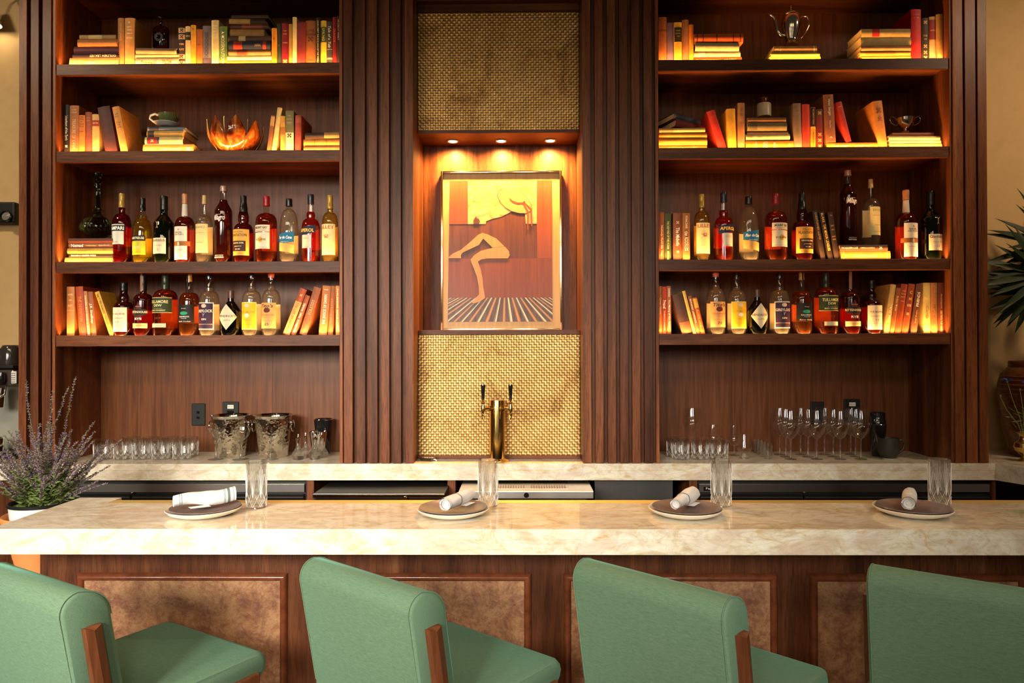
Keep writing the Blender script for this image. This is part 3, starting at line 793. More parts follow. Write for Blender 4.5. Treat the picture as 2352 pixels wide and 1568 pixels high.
flat(1, 310, 410, 133, 145, 'cream book with a serif valley title under the dark decanter', '#e6cf92', [('up', 'Stonewall', .14, .48, .62, '#6b3a1c'), ('up', 'Valley', .62, .84, .62, '#6b3a1c')], zb=s1, grp=G)
flat(1, 310, 410, 122.3, 132.7, 'plain cream book second from the bottom under the dark decanter', '#dcc07c', grp=G)
flat(1, 311, 405, 109, 122, 'grey-beige book with a torn end directly under the dark decanter', '#8d7650', [('band', .96, 1, '#c89a4c')], tilt=1.2, grp=G)
up(1, 409, 424.5, 62, 'black and cream ornamented old book beside the decanter stack', '#3a2a22', [('band', .70, .82, '#d8b487'), ('band', .22, .33, '#d8b487'), ('band', .05, .16, '#d8b487'), ('band', .86, .98, '#d8b487'), ('motif', (.11, .275, .76, .92), .3, '#3a1810'), ('across', 'POEMS', .58, .7, .05, '#d8b487'), ('across', 'PLAYS', .45, .7, .05, '#d8b487')], grp=G)
up(1, 425, 437, 60, 'cream book with a dark title band between ornamented and yellow spines', '#e0c98e', [('band', .66, .86, '#2e2a1c'), ('across', 'ESSAYS', .76, .7, .05, '#d9c488')], grp=G)
up(1, 437.5, 449, 57, 'narrow bright yellow book on the top shelf', '#d9a02e', [('motif', (.9,), .2, '#8a5a18')], grp=G)
up(1, 449.5, 464, 67, 'short orange-brown book on the top shelf', '#a45f22', [('across', 'EMMA', .6, .6, .04, '#6e3a14')], grp=G)
up(1, 464.5, 484, 59, 'grey-blue patterned clothbound book on the top shelf', '#6a6870', [('motif', (.3, .4, .5, .6, .7, .8), .3, '#4a4650'), ('band', .1, .24, '#3e3a48')], grp=G)
up(1, 485, 502, 46, 'tall pale ivory book beside the green spine', '#d6cb92', [('across', 'WALDEN', .88, .7, .03, '#f7efcf'), ('across', 'AND', .82, .4, .025, '#f7efcf'), ('across', 'ESSAYS', .76, .6, .03, '#f7efcf')], grp=G)
up(1, 503, 521, 60, 'green book with white vertical title on the top shelf', '#5c7a3c', [('down', 'A MODERN UTOPIA', .06, .88, .42, '#e6dfb4')], grp=G)
G2 = 'tall stack of old books on the top shelf'
flat(1, 521, 623, 139, 145, 'thin yellow book at the bottom of the tall nine-book stack', '#d6a83a', zb=s1, grp=G2)
flat(1, 520, 624, 126.3, 138.8, 'pale cream book second from bottom of the tall nine-book stack', '#e4d49a', [('down', 'THE STORY OF MAN', .25, .6, .35, '#c4b47a')], grp=G2)
flat(1, 524, 622, 113.3, 126, 'worn tan-brown book third from bottom of the tall nine-book stack', '#8e6a3e', [('band', .2, .45, '#7c3c1e')], grp=G2)
flat(1, 524, 620.5, 94, 113, 'navy book with two red bands in the tall nine-book stack', '#262a36', [('band', .12, .33, '#a5301c'), ('band', .82, .90, '#a5301c'), ('motif', (.66, .7, .74), .2, '#8a7a4a')], grp=G2)
flat(1, 523, 622, 82, 93.7, 'dark brown book with cream paper label in the tall nine-book stack', '#5a3d26', [('band', .25, .41, '#d8b676')], grp=G2)
flat(1, 526, 609, 66, 81.6, 'ragged pale-edged brown book in the tall nine-book stack', '#4c2d18', [('band', .03, .97, '#a8783c')], tilt=0.8, Y=3.30, grp=G2)
flat(1, 528.5, 616, 54, 66, 'dark chestnut book near the top of the tall nine-book stack', '#4a2415', [('band', .3, .85, '#6e3a1e')], Y=3.30, grp=G2)
flat(1, 525, 610, 42.3, 54, 'brown book with half-peeled cream spine near top of the tall stack', '#3c2617', [('band', .01, .58, '#c09450')], tilt=0.8, Y=3.305, grp=G2)
flat(1, 531, 616, 34, 42, 'crumbling brown book crowning the tall nine-book stack', '#48301f', Y=3.31, grp=G2)
up(1, 623.5, 635, 64, 'yellow-orange upright book next to the tall stack', '#cf8f24', [('motif', (.72,), .25, '#8a5614')], grp=G)
up(1, 635.5, 646, 55, 'dark green worn book between yellow and crimson spines', '#2c3a30', [('across', 'IVY', .5, .5, .04, '#6a6a4a')], grp=G)
up(1, 646.5, 663, 53, 'crimson book with gold medallion low on its spine', '#7c1626', [('motif', (.12,), .35, '#c9a25a'), ('across', 'THE', .82, .4, .03, '#d0a86a'), ('across', 'ROBE', .75, .5, .03, '#d0a86a'), ('across', 'DOUGLAS', .55, .7, .03, '#d0a86a')], grp=G)
up(1, 663.3, 671, 55, 'thin tan-yellow book squeezed beside the crimson spine', '#b08a3c', grp=G)
up(1, 671.5, 681, 39, 'tall thin cream book beside the maroon leather spine', '#dccf92', grp=G)
up(1, 681.5, 701, 50, 'maroon leather book with worn top on the top shelf', '#6e2626', [('band', .0, .97, '#7a2c2c')], grp=G)
up(1, 701.5, 725, 47, 'thick brown leather book titled in dark capitals', '#8a5428', [('across', 'LIVES', .78, .75, .05, '#4a2a12'), ('band', .68, .72, '#6a3c1c'), ('motif', (.6,), .3, '#4e2c14'), ('across', 'PLUTARCH', .15, .7, .04, '#4a2a12')], grp=G)
up(1, 725.5, 735, 40, 'narrow black book with cream vertical title', '#1e1814', [('down', 'LAURA SWIFT THE BUILDING OF THE WORLD', .06, .94, .38, '#d4c088')], grp=G)
up(1, 736, 749.5, 47, 'yellow book with green title block', '#d8bc3a', [('band', .53, .86, '#31513a'), ('down', 'SPRING', .56, .84, .4, '#d8bc3a')], grp=G)
up(1, 750, 763.5, 49, 'charcoal book with script title on the top shelf', '#3a3638', [('down', 'Tale of a Tub', .42, .9, .45, '#d8d0b4', .25), ('band', .38, .385, '#d8d0b4'), ('band', .16, .20, '#8a8478')], grp=G)
up(1, 764, 773, 39, 'red narrow book with pale red title beside the pilaster', '#6e1414', [('down', 'ERAGON', .5, .76, .6, '#c05a3a')], grp=G)
up(1, 773.5, 781, 37, 'dark narrow book with cream capitals touching the pilaster', '#2c1c18', [('down', 'HILLBILLY HEART', .52, .94, .42, '#cdb48a')], grp=G)

G = 'books on the second shelf of the lavender-side bookcase'
up(2, 146, 158.5, 240, 'narrow black book with white vertical title against the lit side panel', '#17120f', [('down', 'Inheritors of the Earth', .28, .78, .55, '#f0e4c0'), ('motif', (.16,), .25, '#f0e4c0')], grp=G)
up(2, 159, 180, 242, 'brown book with pale vertical treasure title', '#9a5e30', [('across', 'CLIVE', .91, .55, .025, '#d9b27a'), ('across', 'CUSSLER', .86, .65, .025, '#d9b27a'), ('down', 'TREASURE OF KHAN', .12, .72, .42, '#d9b27a')], grp=G)
up(2, 180, 194, 264, 'short orange book with dark stacked title', '#c4762c', [('across', 'THE', .95, .5, .03, '#4a1c0c'), ('across', 'STAKES', .89, .7, .03, '#4a1c0c'), ('across', 'OF', .83, .4, .03, '#4a1c0c'), ('across', 'STRANGE', .77, .75, .03, '#4a1c0c'), ('across', 'TALES', .71, .7, .03, '#4a1c0c'), ('across', 'RANDY', .58, .7, .03, '#4a1c0c')], grp=G)
up(2, 194.5, 210, 257, 'rose-brown upright book on the second shelf', '#8a4630', [('across', 'CECIL', .86, .6, .03, '#c98c5a'), ('across', 'ROTH', .8, .5, .03, '#c98c5a')], grp=G)
up(2, 210.5, 227, 262, 'buff book with red title label on the second shelf', '#c0a060', [('band', .70, .85, '#9a2a20'), ('across', 'MEMOIRS', .78, .75, .04, '#d8b880')], grp=G)
up(2, 241, 270, 242, 'thick dark red book leaning against the short row', '#4a1614', [('band', .03, .97, '#42201c')], lean=-20, dp=0.17, grp=G)
up(2, 277, 294, 243, 'tan book leaning, its plum cover facing the cup and saucer', '#c08c4a', [('across', 'RUTH', .84, .5, .03, '#5a3414'), ('across', 'DUDLEY', .79, .6, .03, '#5a3414'), ('across', 'ACROSS', .66, .6, .03, '#5a3414'), ('across', 'THE', .61, .4, .03, '#5a3414'), ('across', 'WATER', .56, .55, .03, '#5a3414')], lean=-22, dp=0.17, grp=G)
flat(2, 328, 444, 331, 346, 'orange book with white title at the base of the cup stack', '#cf8438', [('up', 'THE SUN AND THE MOON', .34, .77, .5, '#f6e6b8'), ('up', 'MATTHEW GOODMAN', .05, .24, .25, '#f6e6b8'), ('motif', (.9,), .25, '#f6e6b8')], zb=SHELFZ[2], grp=G)
flat(2, 332, 419, 314.3, 330.7, 'cream book with red and navy label in the cup stack', '#dcc080', [('band', .06, .33, '#8a1c28'), ('band', .33, .38, '#2a2440'), ('motif', (.2,), .25, '#d8b060')], grp=G)
flat(2, 336.5, 420, 300, 314, 'golden tan book with dark square label in the cup stack', '#c89848', [('band', .03, .2, '#4a3420')], grp=G)
flat(2, 338, 424, 291, 299.8, 'grey-blue book directly under the saucer', '#6a6e78', [('band', .05, .3, '#3e3c44')], yaw=2, grp=G)
up(2, 611.5, 621, 264, 'narrow brown book patched with tape leaning beside the lotus bowl', '#8a5630', [('band', .72, .97, '#c89a58')], lean=11, grp=G)
up(2, 622, 633, 246, 'cream book leaning with its top taped', '#d8bc7c', lean=15, dp=.14, grp=G)
up(2, 643.5, 654, 266, 'torn yellowed book with ragged spine', '#c89a44', [('band', .5, .7, '#a06a2c')], grp=G)
up(2, 655, 674, 254, 'grey-green and cream book with round dark emblem', '#6a6a48', [('band', .0, .49, '#d8cca0'), ('motif', (.42,), .3, '#4a3c24'), ('across', 'THE', .88, .4, .03, '#a8a078'), ('across', 'PAINTED', .8, .7, .03, '#a8a078'), ('across', 'DESERT', .72, .65, .03, '#a8a078')], grp=G)
up(2, 676, 690, 264, 'worn red leather book beside the pilaster-side stack', '#8a3a2a', [('band', .8, .95, '#9a4a38')], lean=2, dp=.17, grp=G)
flat(2, 697, 780.5, 336, 346, 'pinkish book at the bottom of the stack touching the pilaster, second shelf', '#b06a44', zb=SHELFZ[2], grp=G)
flat(2, 697, 780.5, 319, 335.5, 'orange book in the stack touching the pilaster, second shelf', '#c8863a', [('band', .3, .32, '#9a5a1e'), ('band', .62, .64, '#9a5a1e')], grp=G)
flat(2, 700, 780.5, 304.5, 318, 'frayed dark book on top of the stack touching the pilaster', '#3c2c20', [('band', .55, .98, '#a8844c')], tilt=-1, grp=G)

G = 'books under the ribbed green bottle'
flat(3, 148.5, 259, 591, 602, 'orange book at the bottom of the stack under the ribbed green bottle', '#c8843a', [('up', 'Circumstances', .08, .4, .4, '#e2b06a')], zb=SHELFZ[3], grp=G)
flat(3, 157.5, 259, 582.2, 590.8, 'black book with white capitals under the ribbed green bottle', '#1c1512', [('up', 'THIS LAND IS A BEAUTIFUL WORLD', .05, .62, .42, '#f0e6c8')], grp=G)
flat(3, 154, 259, 570, 582, 'yellow book in the stack under the ribbed green bottle', '#cf9c3c', [('up', 'ROSES', .24, .42, .4, '#a87a28')], grp=G)
flat(3, 157, 259, 557.3, 569.7, 'brown gradient book with large white one-word title', '#9a5a34', [('up', 'Nomad', .06, .33, .6, '#ffffff'), ('up', 'From Islam to America', .4, .62, .3, '#f0d8b0'), ('up', 'Ayaan Hirsi Ali', .68, .92, .32, '#f0d8b0')], grp=G)
flat(3, 156, 259, 547, 557, 'dark red-brown book directly under the ribbed green bottle', '#5a2a1c', grp=G)

G = 'books on the lowest shelf of the lavender-side bookcase'
up(4, 152, 170, 658, 'tan book with four gilt lines against the lit side panel, lowest shelf', '#a8703a', [('across', 'HOPE', .84, .6, .035, '#e8c890'), ('across', 'AND', .73, .4, .03, '#e8c890'), ('across', 'GLORY', .62, .6, .035, '#e8c890'), ('band', .52, .525, '#e8c890')], grp=G)
up(4, 181, 198, 657, 'red-brown book with orange vertical title leaning, lowest shelf', '#a04424', [('down', 'THE INVENTION', .3, .8, .42, '#d98a3a')], lean=-9, grp=G)
up(4, 200, 207.5, 668, 'thin tan book with white vertical title, lowest shelf', '#a8764a', [('down', 'DRIVEN IN A WORLD APART', .05, .9, .5, '#f2e2bc')], lean=-9, grp=G)
up(4, 208.5, 221, 669, 'brown book with white script title leaning by the yellow one', '#8a5634', [('down', 'J.R. Smallway', .28, .74, .55, '#f6ecd0', .3)], lean=-10, grp=G)
up(4, 251, 262, 668, 'yellow book leaning steeply against the first whisky bottle', '#d8a83c', [('down', 'SALT TO WASTE', .5, .95, .45, '#3a2410'), ('down', 'STEPHANIE', .25, .45, .3, '#8a6420')], lean=-36, dp=.13, grp=G)
up(4, 648, 665, 660, 'rust book with cream panel leaning furthest, lowest shelf', '#a04a24', [('band', .02, .72, '#cf9a54'), ('down', 'THE LIFE OF HENRY', .1, .7, .35, '#8a4a20'), ('motif', (.86,), .2, '#e2b474')], lean=43, grp=G)
up(4, 666.5, 678.5, 676, 'brown book with white capitals leaning between two others', '#8a4c2c', [('up', 'MAVERICK TREK WARD', .08, .8, .42, '#f4e6c4')], lean=36, dp=.13, grp=G)
up(4, 686, 704, 657, 'thick brown book with embossed novelist name leaning', '#8e5230', [('up', 'TOLSTOY', .42, .74, .42, '#d8a468')], lean=36, grp=G)
up(4, 731, 750, 655, 'orange-brown book with bold white vertical title', '#ae6c36', [('up', 'THE SHOCK OF DAWN', .22, .82, .46, '#fff2d4'), ('across', 'DAVIS', .92, .5, .025, '#f4e2b8')], lean=10, grp=G)
up(4, 752, 764, 656, 'plain brown book second from the pilaster, lowest shelf', '#96582e', [('up', 'THE ECOLOGY', .2, .8, .35, '#c08a50')], lean=7, grp=G)
up(4, 770.5, 780, 656, 'amber book with white author name touching the pilaster', '#c0803c', [('down', 'JOHN GRISHAM', .55, .95, .42, '#fff4dc'), ('down', 'ROGUE LAWYER', .1, .52, .42, '#fff4dc')], grp=G)

# ---- palm side bay
G = 'books on the top shelf in view of the palm-side bookcase'
s1 = SHELFZ[1]
up(1, 1513.2, 1532, 39, 'brown clothbound book touching the pilaster, top shelf', '#8a5026', [('band', .7, .72, '#6a3a18')], grp=G)
up(1, 1532.7, 1548.5, 52, 'faded purple-grey book on the top shelf', '#6a5468', grp=G)
up(1, 1549, 1566.5, 51, 'yellow book with black title label on the top shelf', '#d8aa34', [('band', .53, .88, '#2a2618'), ('across', 'LAND', .8, .6, .04, '#b8a050'), ('across', 'BELOW', .73, .6, .035, '#b8a050'), ('across', 'THE', .66, .4, .03, '#b8a050')], grp=G)
up(1, 1567, 1582.5, 45, 'tall tan book beside the short orange one', '#96603c', [('band', .78, .785, '#b8864e')], grp=G)
up(1, 1583, 1593.5, 56, 'orange and yellow narrow book at the end of the row', '#c08a24', [('band', .62, .97, '#c86e1c')], grp=G)
flat(1, 1594, 1704, 130, 141, 'orange book with pale lettering at the bottom of the four-book stack', '#b04a16', [('up', 'THE ROBERT LOUIS STEVENSON', .05, .58, .45, '#f0c078'), ('up', 'AN APPLE', .62, .88, .45, '#f0c078')], zb=s1, grp=G)
flat(1, 1594, 1701, 116.3, 130, 'lilac-grey book in the four-book stack', '#9a8670', [('band', .08, .24, '#b8a488'), ('band', .9, .98, '#c8a070')], grp=G)
flat(1, 1597, 1698, 97.6, 116, 'cream-green cloth book in the four-book stack', '#a8a070', [('across', 'III', .2, .3, .05, '#c8c090')], tilt=0.6, grp=G)
flat(1, 1595, 1707.5, 76.5, 97.3, 'orange leather book with raised dark bands atop the four-book stack', '#b0521c', [('band', .05, .07, '#5a200a'), ('band', .17, .19, '#5a200a'), ('band', .45, .47, '#5a200a'), ('band', .79, .81, '#5a200a'), ('band', .93, .95, '#5a200a')], grp=G)
flat(1, 1768, 1885, 128.8, 140, 'thin yellow-green book at the bottom under the teapot', '#c0aa3c', zb=s1, grp=G)
flat(1, 1771, 1883, 121.2, 128.4, 'olive book in the middle under the teapot', '#a8943a', grp=G)
flat(1, 1778, 1877, 105, 121, 'tan book with cream author name directly under the teapot', '#b0844a', [('down', 'CRANE', .03, .12, .3, '#ecd29a'), ('band', .15, .16, '#ecd29a'), ('band', .92, .94, '#ecd29a')], grp=G)
flat(1, 1980, 2093, 127.5, 137, 'thin yellow book at the bottom of the stack against the red book', '#c8983a', zb=s1, grp=G)
flat(1, 1976, 2092, 117.5, 127.2, 'orange book with gilt line in the stack against the red book', '#c07a24', [('band', .1, .7, '#a86018')], grp=G)
flat(1, 1978, 2093, 104.5, 117.3, 'tan-brown cloth book in the stack against the red book', '#9a6a3c', grp=G)
flat(1, 1977.5, 2093, 84, 104.2, 'cream book with darker tan spine in the stack against the red book', '#b89a58', [('band', .0, .99, '#a88c50')], grp=G)
flat(1, 1979, 2092, 65.5, 83.7, 'beige book with red band crowning the stack against the red book', '#a08450', [('band', .22, .37, '#a01c18')], grp=G)
up(1, 2094, 2117, 21, 'tall scarlet book on the top shelf under the palm side', '#a01414', [('across', 'A HISTORY', .9, .7, .03, '#c84838'), ('across', 'OF TIME', .84, .6, .03, '#c84838')], dp=.17, grp=G)
up(1, 2118, 2134, 41, 'black book with gilt oriental pattern beside the scarlet one', '#2e2416', [('motif', (.1, .22, .36, .9), .3, '#b89a5c'), ('across', 'TALES', .6, .6, .04, '#b89a5c'), ('across', 'OF', .52, .4, .03, '#b89a5c')], grp=G)
up(1, 2135.5, 2152.5, 38, 'beige book with red label in the top corner row', '#b09062', [('band', .5, .93, '#7a241c'), ('across', 'NOVELS', .7, .7, .03, '#d0a878')], grp=G)
up(1, 2153, 2167, 32, 'tan book against the lit side panel, top shelf under the palm side', '#b88c4e', [('across', 'SONS', .88, .6, .03, '#7a5a2c')], grp=G)

G = 'books on the second shelf of the palm-side bookcase'
s2 = SHELFZ[2]
flat(2, 1513.5, 1624, 333.2, 343, 'orange book with yellow lettering at the bottom of the six-book stack', '#b8641c', [('up', 'BACK TO THE ORCHARDS', .2, .8, .5, '#f0c050')], zb=s2, grp=G)
flat(2, 1513.5, 1624.5, 317.3, 333, 'amber book with embossed script in the six-book stack', '#c8862c', [('up', 'Good to Think', .12, .36, .4, '#e0a84c', .2)], grp=G)
flat(2, 1513.5, 1624, 304.2, 317, 'plain orange book third from bottom of the six-book stack', '#c4802a', grp=G)
flat(2, 1514, 1620, 294, 303.8, 'cream ragged-edged book under the two tilted books', '#c0a060', [('band', .05, .3, '#a88850')], tilt=-0.5, grp=G)
flat(2, 1553, 1627, 272, 289, 'maroon book lying askew on the six-book stack', '#6a2018', tilt=6, yaw=20, dp=.15, Y=3.30, grp=G)
flat(2, 1549, 1623, 257, 272, 'dark blue book lying askew on top of the six-book stack', '#3a3c48', [('band', .05, .4, '#2c2e3a')], tilt=7, yaw=22, dp=.15, Y=3.30, grp=G)
up(2, 1651, 1671, 251, 'red book leaning against the six-book stack', '#a82818', [('across', 'KING', .85, .5, .04, '#c84a2a')], lean=-30, grp=G)
up(2, 1673, 1692.5, 249, 'bright yellow upright book between red and tan books', '#dca22e', lean=-3, dp=.17, grp=G)
up(2, 1695, 1711.5, 236, 'tall tan book with blind-stamped panels', '#b07a48', [('band', .3, .58, '#a87040'), ('motif', (.75, .85), .25, '#8a5a30')], grp=G)
flat(2, 1713, 1823.5, 323.2, 342, 'orange book with white spine lettering at the bottom of the jar stack', '#c87c24', [('across', 'LAURENCE', .22, .8, .03, '#f8e6b8'), ('across', 'WILLIE', .38, .85, .04, '#f8e6b8'), ('across', 'DIES', .43, .85, .05, '#f8e6b8'), ('across', 'MAN', .6, .7, .05, '#f8e6b8'), ('across', 'A.K.', .9, .5, .03, '#f8e6b8')], zb=s2, grp=G)
flat(2, 1713.5, 1814.5, 308.5, 323, 'cream book second in the jar stack', '#e2cc80', [('up', 'LAMB', .05, .14, .3, '#a89040'), ('up', 'LETTERS', .25, .36, .3, '#a89040')], tilt=-0.7, grp=G)
flat(2, 1716.5, 1811, 299.3, 308.8, 'dark plum thin book in the jar stack', '#3a2620', grp=G)
flat(2, 1717, 1808, 281, 299, 'olive-grey cloth book in the jar stack', '#7a6c44', [('band', .06, .25, '#6a5c38')], grp=G)
flat(2, 1717, 1806, 269.5, 280.7, 'brown book directly under the stoneware jar', '#8a5c30', grp=G)
up(2, 1825, 1843.5, 236.5, 'grey-brown cloth book beside the jar stack', '#7a6450', [('across', 'SAINTS', .8, .6, .03, '#9a846a')], lean=-3, dp=.17, grp=G)
up(2, 1844, 1861.5, 239, 'red cloth book next to the black and orange one', '#b0321c', lean=-1, grp=G)
up(2, 1862.5, 1874.5, 246, 'black and orange book with vertical title', '#c88420', [('band', .55, .99, '#1e1812'), ('band', .48, .55, '#dca02c'), ('down', 'THE CLIMATE OF TREASON', .6, .96, .3, '#d88a2c'), ('down', 'ANDREW BOYLE', .08, .42, .35, '#7a4a14')], grp=G)
up(2, 1875.5, 1891, 250, 'dark red book with ornamental borders', '#6a1a16', [('band', .82, .99, '#4a3a1e'), ('motif', (.9, .38, .24, .1), .3, '#c09048')], grp=G)
fb_ = flat(2, 1899, 2016, 327, 338, 'golden book lying flat with two volumes standing on it', '#c88c28', [('up', 'OUR TRIUMPH', .14, .45, .45, '#f4dc8c'), ('up', 'AT THE EDGE', .55, .85, .45, '#f4dc8c')], zb=s2, grp=G)
zfb = at(1957, 327, 3.29).z+0.001
up(2, 1898, 1921, 216, 'tall brown book with white author name standing on the flat golden book', '#8a5234', [('down', 'Helen Gurgan', .56, .9, .34, '#f0dcb4'), ('down', 'Wheel Rim', .3, .46, .22, '#d8b890'), ('across', 'A', .1, .3, .04, '#f0dcb4')], lean=-6, zb=zfb, dp=.16, grp=G)
up(2, 1942.5, 1957, 232, 'red narrow book leaning while standing on the flat golden book', '#a02a1a', [('across', 'HOME', .88, .6, .03, '#d08a5a')], lean=-23, zb=zfb, grp=G)
up(2, 2018, 2040, 230, 'large orange-tan book with red monogram on its spine', '#c07e38', [('motif', (.8,), .35, '#8a3a1c'), ('motif', (.62,), .25, '#9a4a24')], lean=-13, dp=.17, grp=G)
flat(2, 2043, 2164, 329, 338, 'pale book at the bottom of the stack under the silver bowl', '#d6b464', zb=s2, grp=G)
flat(2, 2043, 2162, 321.8, 328.8, 'cream book second in the stack under the silver bowl', '#dcc07a', grp=G)
flat(2, 2041.5, 2160, 311, 321.5, 'ivory book third in the stack under the silver bowl', '#d8bc78', tilt=0.4, grp=G)
flat(2, 2050, 2146, 304.5, 310.5, 'thin salmon pamphlet book directly under the silver bowl', '#b0643a', Y=3.31, grp=G)

G = 'books on the third shelf of the palm-side bookcase'
up(3, 1513.5, 1526.5, 487, 'brown book with gilt script touching the pilaster, third shelf', '#8a5028', [('down', 'Nobody Told Me This', .12, .74, .42, '#f0dca8', .2), ('down', 'STORIES', .3, .7, .2, '#d8a868')], grp=G)
up(3, 1527.2, 1542.5, 489.7, 'dark green book with pale vertical title, third shelf', '#3c4a20', [('down', 'THE DEEP END OF THE OCEAN', .26, .84, .38, '#e0d488'), ('down', 'MITCHARD', .02, .22, .5, '#e0d488')], grp=G)
up(3, 1546.5, 1567.5, 488.5, 'thick brown book with white midwife title', '#7c4a2c', [('down', 'The Midwife', .32, .7, .4, '#fff0d0'), ('motif', (.2, .8), .18, '#e0b880')], grp=G)
up(3, 1568.5, 1585.5, 488.8, 'brown book with white address title and author name', '#96602e', [('down', 'FIONA DAVIS', .68, .94, .3, '#f6e4b8'), ('down', 'the ADDRESS', .22, .62, .5, '#fff0d0')], grp=G)
up(3, 1886.8, 1898, 482, 'narrow charcoal book leaning behind the orange-labelled bottle', '#2c201a', [('down', 'CHRISTOPHER LLOYD', .42, .96, .4, '#b89a68')], lean=-20, grp=G)
up(3, 1903.5, 1915.5, 484.5, 'dark book with yellow capitals leaning between two others', '#241812', [('down', 'BLAKE', .78, .97, .42, '#e8c058'), ('down', 'THE MINOR LEAGUES', .2, .74, .5, '#e8c058')], lean=-22, grp=G)
up(3, 1917.8, 1930, 486, 'dark book with gilt stacked lines leaning against the flat pair', '#2a1c16', [('across', 'THE', .93, .5, .03, '#b87a4c'), ('across', 'LAST', .72, .6, .04, '#c08a54'), ('across', 'GREAT', .64, .6, .04, '#c08a54'), ('across', 'ROAD', .5, .6, .04, '#c08a54'), ('across', 'HOME', .44, .6, .04, '#c08a54')], lean=-16, grp=G)
flat(3, 1932, 2045.5, 576.3, 599, 'orange book with yellow script title under the two standing bottles', '#cc8430', [('up', 'Family Business', .25, .72, .4, '#f8dc80', .15), ('band', .05, .06, '#f8dc80'), ('band', .93, .94, '#f8dc80')], zb=SHELFZ[3], dp=.16, grp=G)
flat(3, 1930, 2039.5, 561.8, 575.8, 'dark book with white cage title right under the two standing bottles', '#5a3420', [('up', 'THE GOLDEN CAGE', .02, .37, .36, '#fff0d4'), ('up', 'CAMILLA LACKBERG', .42, .72, .26, '#f0d8a8'), ('motif', (.85,), .3, '#f0d8a8')], dp=.16, grp=G)

G = 'books on the lowest shelf of the palm-side bookcase'
up(4, 1513.8, 1521, 657, 'amber narrow book touching the pilaster, lowest shelf', '#a8682c', [('down', 'Great House', .35, .85, .5, '#e8c078')], grp=G)
up(4, 1521.6, 1531.5, 658, 'red-orange book with white name of an analyst', '#a8381c', [('down', 'Freud', .55, .72, .7, '#fff0d4'), ('down', 'THE MAKING OF AN ILLUSION', .1, .5, .3, '#f0c890')], grp=G)
up(4, 1532.2, 1542, 656.6, 'brown book with white planet title', '#9a6038', [('down', 'The Making of Our Planet', .15, .72, .5, '#fff0d8'), ('down', 'DINWIDDIE', .78, .95, .45, '#fff0d8')], grp=G)
up(4, 1566.5, 1591, 672, 'thick scuffed dark book leaning, lowest shelf', '#4a3228', [('band', .02, .3, '#7a4a30')], lean=-24, dp=.16, grp=G)
up(4, 1592.8, 1600, 667, 'thin cream book leaning against the scuffed dark one', '#d4b45c', lean=-26, grp=G)
up(4, 1600.5, 1609.5, 678, 'brown book with white capitals leaning, lowest shelf', '#8e5430', [('down', 'MARGARET LAWRENCE', .3, .92, .42, '#f4e2b8')], lean=-21, grp=G)
up(4, 1610, 1620.5, 682, 'orange and yellow book leaning next to the clear vodka bottle', '#c0501c', [('band', .72, .97, '#d8a034'), ('down', 'A LONG LOCK', .2, .68, .42, '#e8b04a')], lean=-20, grp=G)
up(4, 2030.5, 2043.5, 652, 'cream-spined tan book leaning behind the last whisky bottle', '#d0aa60', [('down', 'TEACHER MAN', .3, .6, .42, '#f8e8b8')], lean=17, dp=.17, grp=G)
up(4, 2044, 2054, 660, 'brown narrow book with gilt title leaning', '#96562c', [('down', 'Broken Homes', .5, .82, .45, '#f0cc80')], lean=17, grp=G)
up(4, 2055, 2070, 651, 'rust-red book with stacked pale title leaning', '#96401e', [('across', 'THE', .86, .5, .03, '#e0a878'), ('across', 'WATCH', .8, .7, .03, '#e0a878'), ('across', 'PARTY', .74, .7, .03, '#e0a878'), ('across', 'Anne', .66, .5, .03, '#e0a878')], lean=17, grp=G)
up(4, 2071, 2086.5, 650.5, 'rust book with large gilt letters leaning', '#94441e', [('across', 'C', .83, .4, .06, '#f4c878'), ('across', 'M', .7, .4, .06, '#e0a850'), ('across', 'III', .57, .5, .05, '#f4d898'), ('across', 'B', .4, .4, .05, '#f4c878')], lean=18, grp=G)
up(4, 2092, 2106.5, 651, 'dark brown book with bold white title leaning', '#6a4028', [('up', 'FRIENDS', .55, .84, .42, '#fff4dc'), ('up', 'Brigid Brophy', .22, .48, .3, '#d8a868')], lean=15, grp=G)
up(4, 2122, 2138.8, 649, 'pale yellow book with script lettering upright, lowest shelf', '#d4bc70', [('down', 'Carla', .3, .56, .42, '#a88c44', .3)], grp=G)
up(4, 2139.8, 2154.5, 649, 'tan-brown book second from the lit side panel, lowest shelf', '#a8703a', [('down', 'JOHN CLARKE', .58, .95, .32, '#d8a868'), ('down', 'SHORT LETTERS', .15, .5, .32, '#d8a868')], grp=G)
up(4, 2155.2, 2170, 649, 'brown book with small white title against the lit side panel, lowest shelf', '#7c4026', [('down', 'Nuns and Dropout Love', .5, .78, .3, '#f0d0a0'), ('up', 'DEATH OF A WARLORD', .05, .46, .35, '#f0c890')], grp=G)

# ================================================================== bottles
def smoothsh(r0, r1, z0, z1, n=7, kind='round'):
    o = []
    for k in range(1, n+1):
        t_ = k/n
        if kind == 'round': o.append((r1+(r0-r1)*math.cos(t_*math.pi/2)**0.9, z0+(z1-z0)*math.sin(t_*math.pi/2)))
        elif kind == 's': o.append((r0+(r1-r0)*(0.5-0.5*math.cos(math.pi*t_)), z0+(z1-z0)*t_))
        else: o.append((r0+(r1-r0)*t_, z0+(z1-z0)*t_))
    return o
def curved_patch(r, z0, z1, a0, a1, n=14, tilt=0.0):
    vs = []; fs = []
    for k in range(n+1):
        a = a0+(a1-a0)*k/n; dz = tilt*(k/n-.5)
        vs += [(r*math.sin(a), -r*math.cos(a), z0+dz), (r*math.sin(a), -r*math.cos(a), z1+dz)]
    for k in range(n): fs.append((2*k, 2*k+2, 2*k+3, 2*k+1))
    return MB().add(vs, fs)
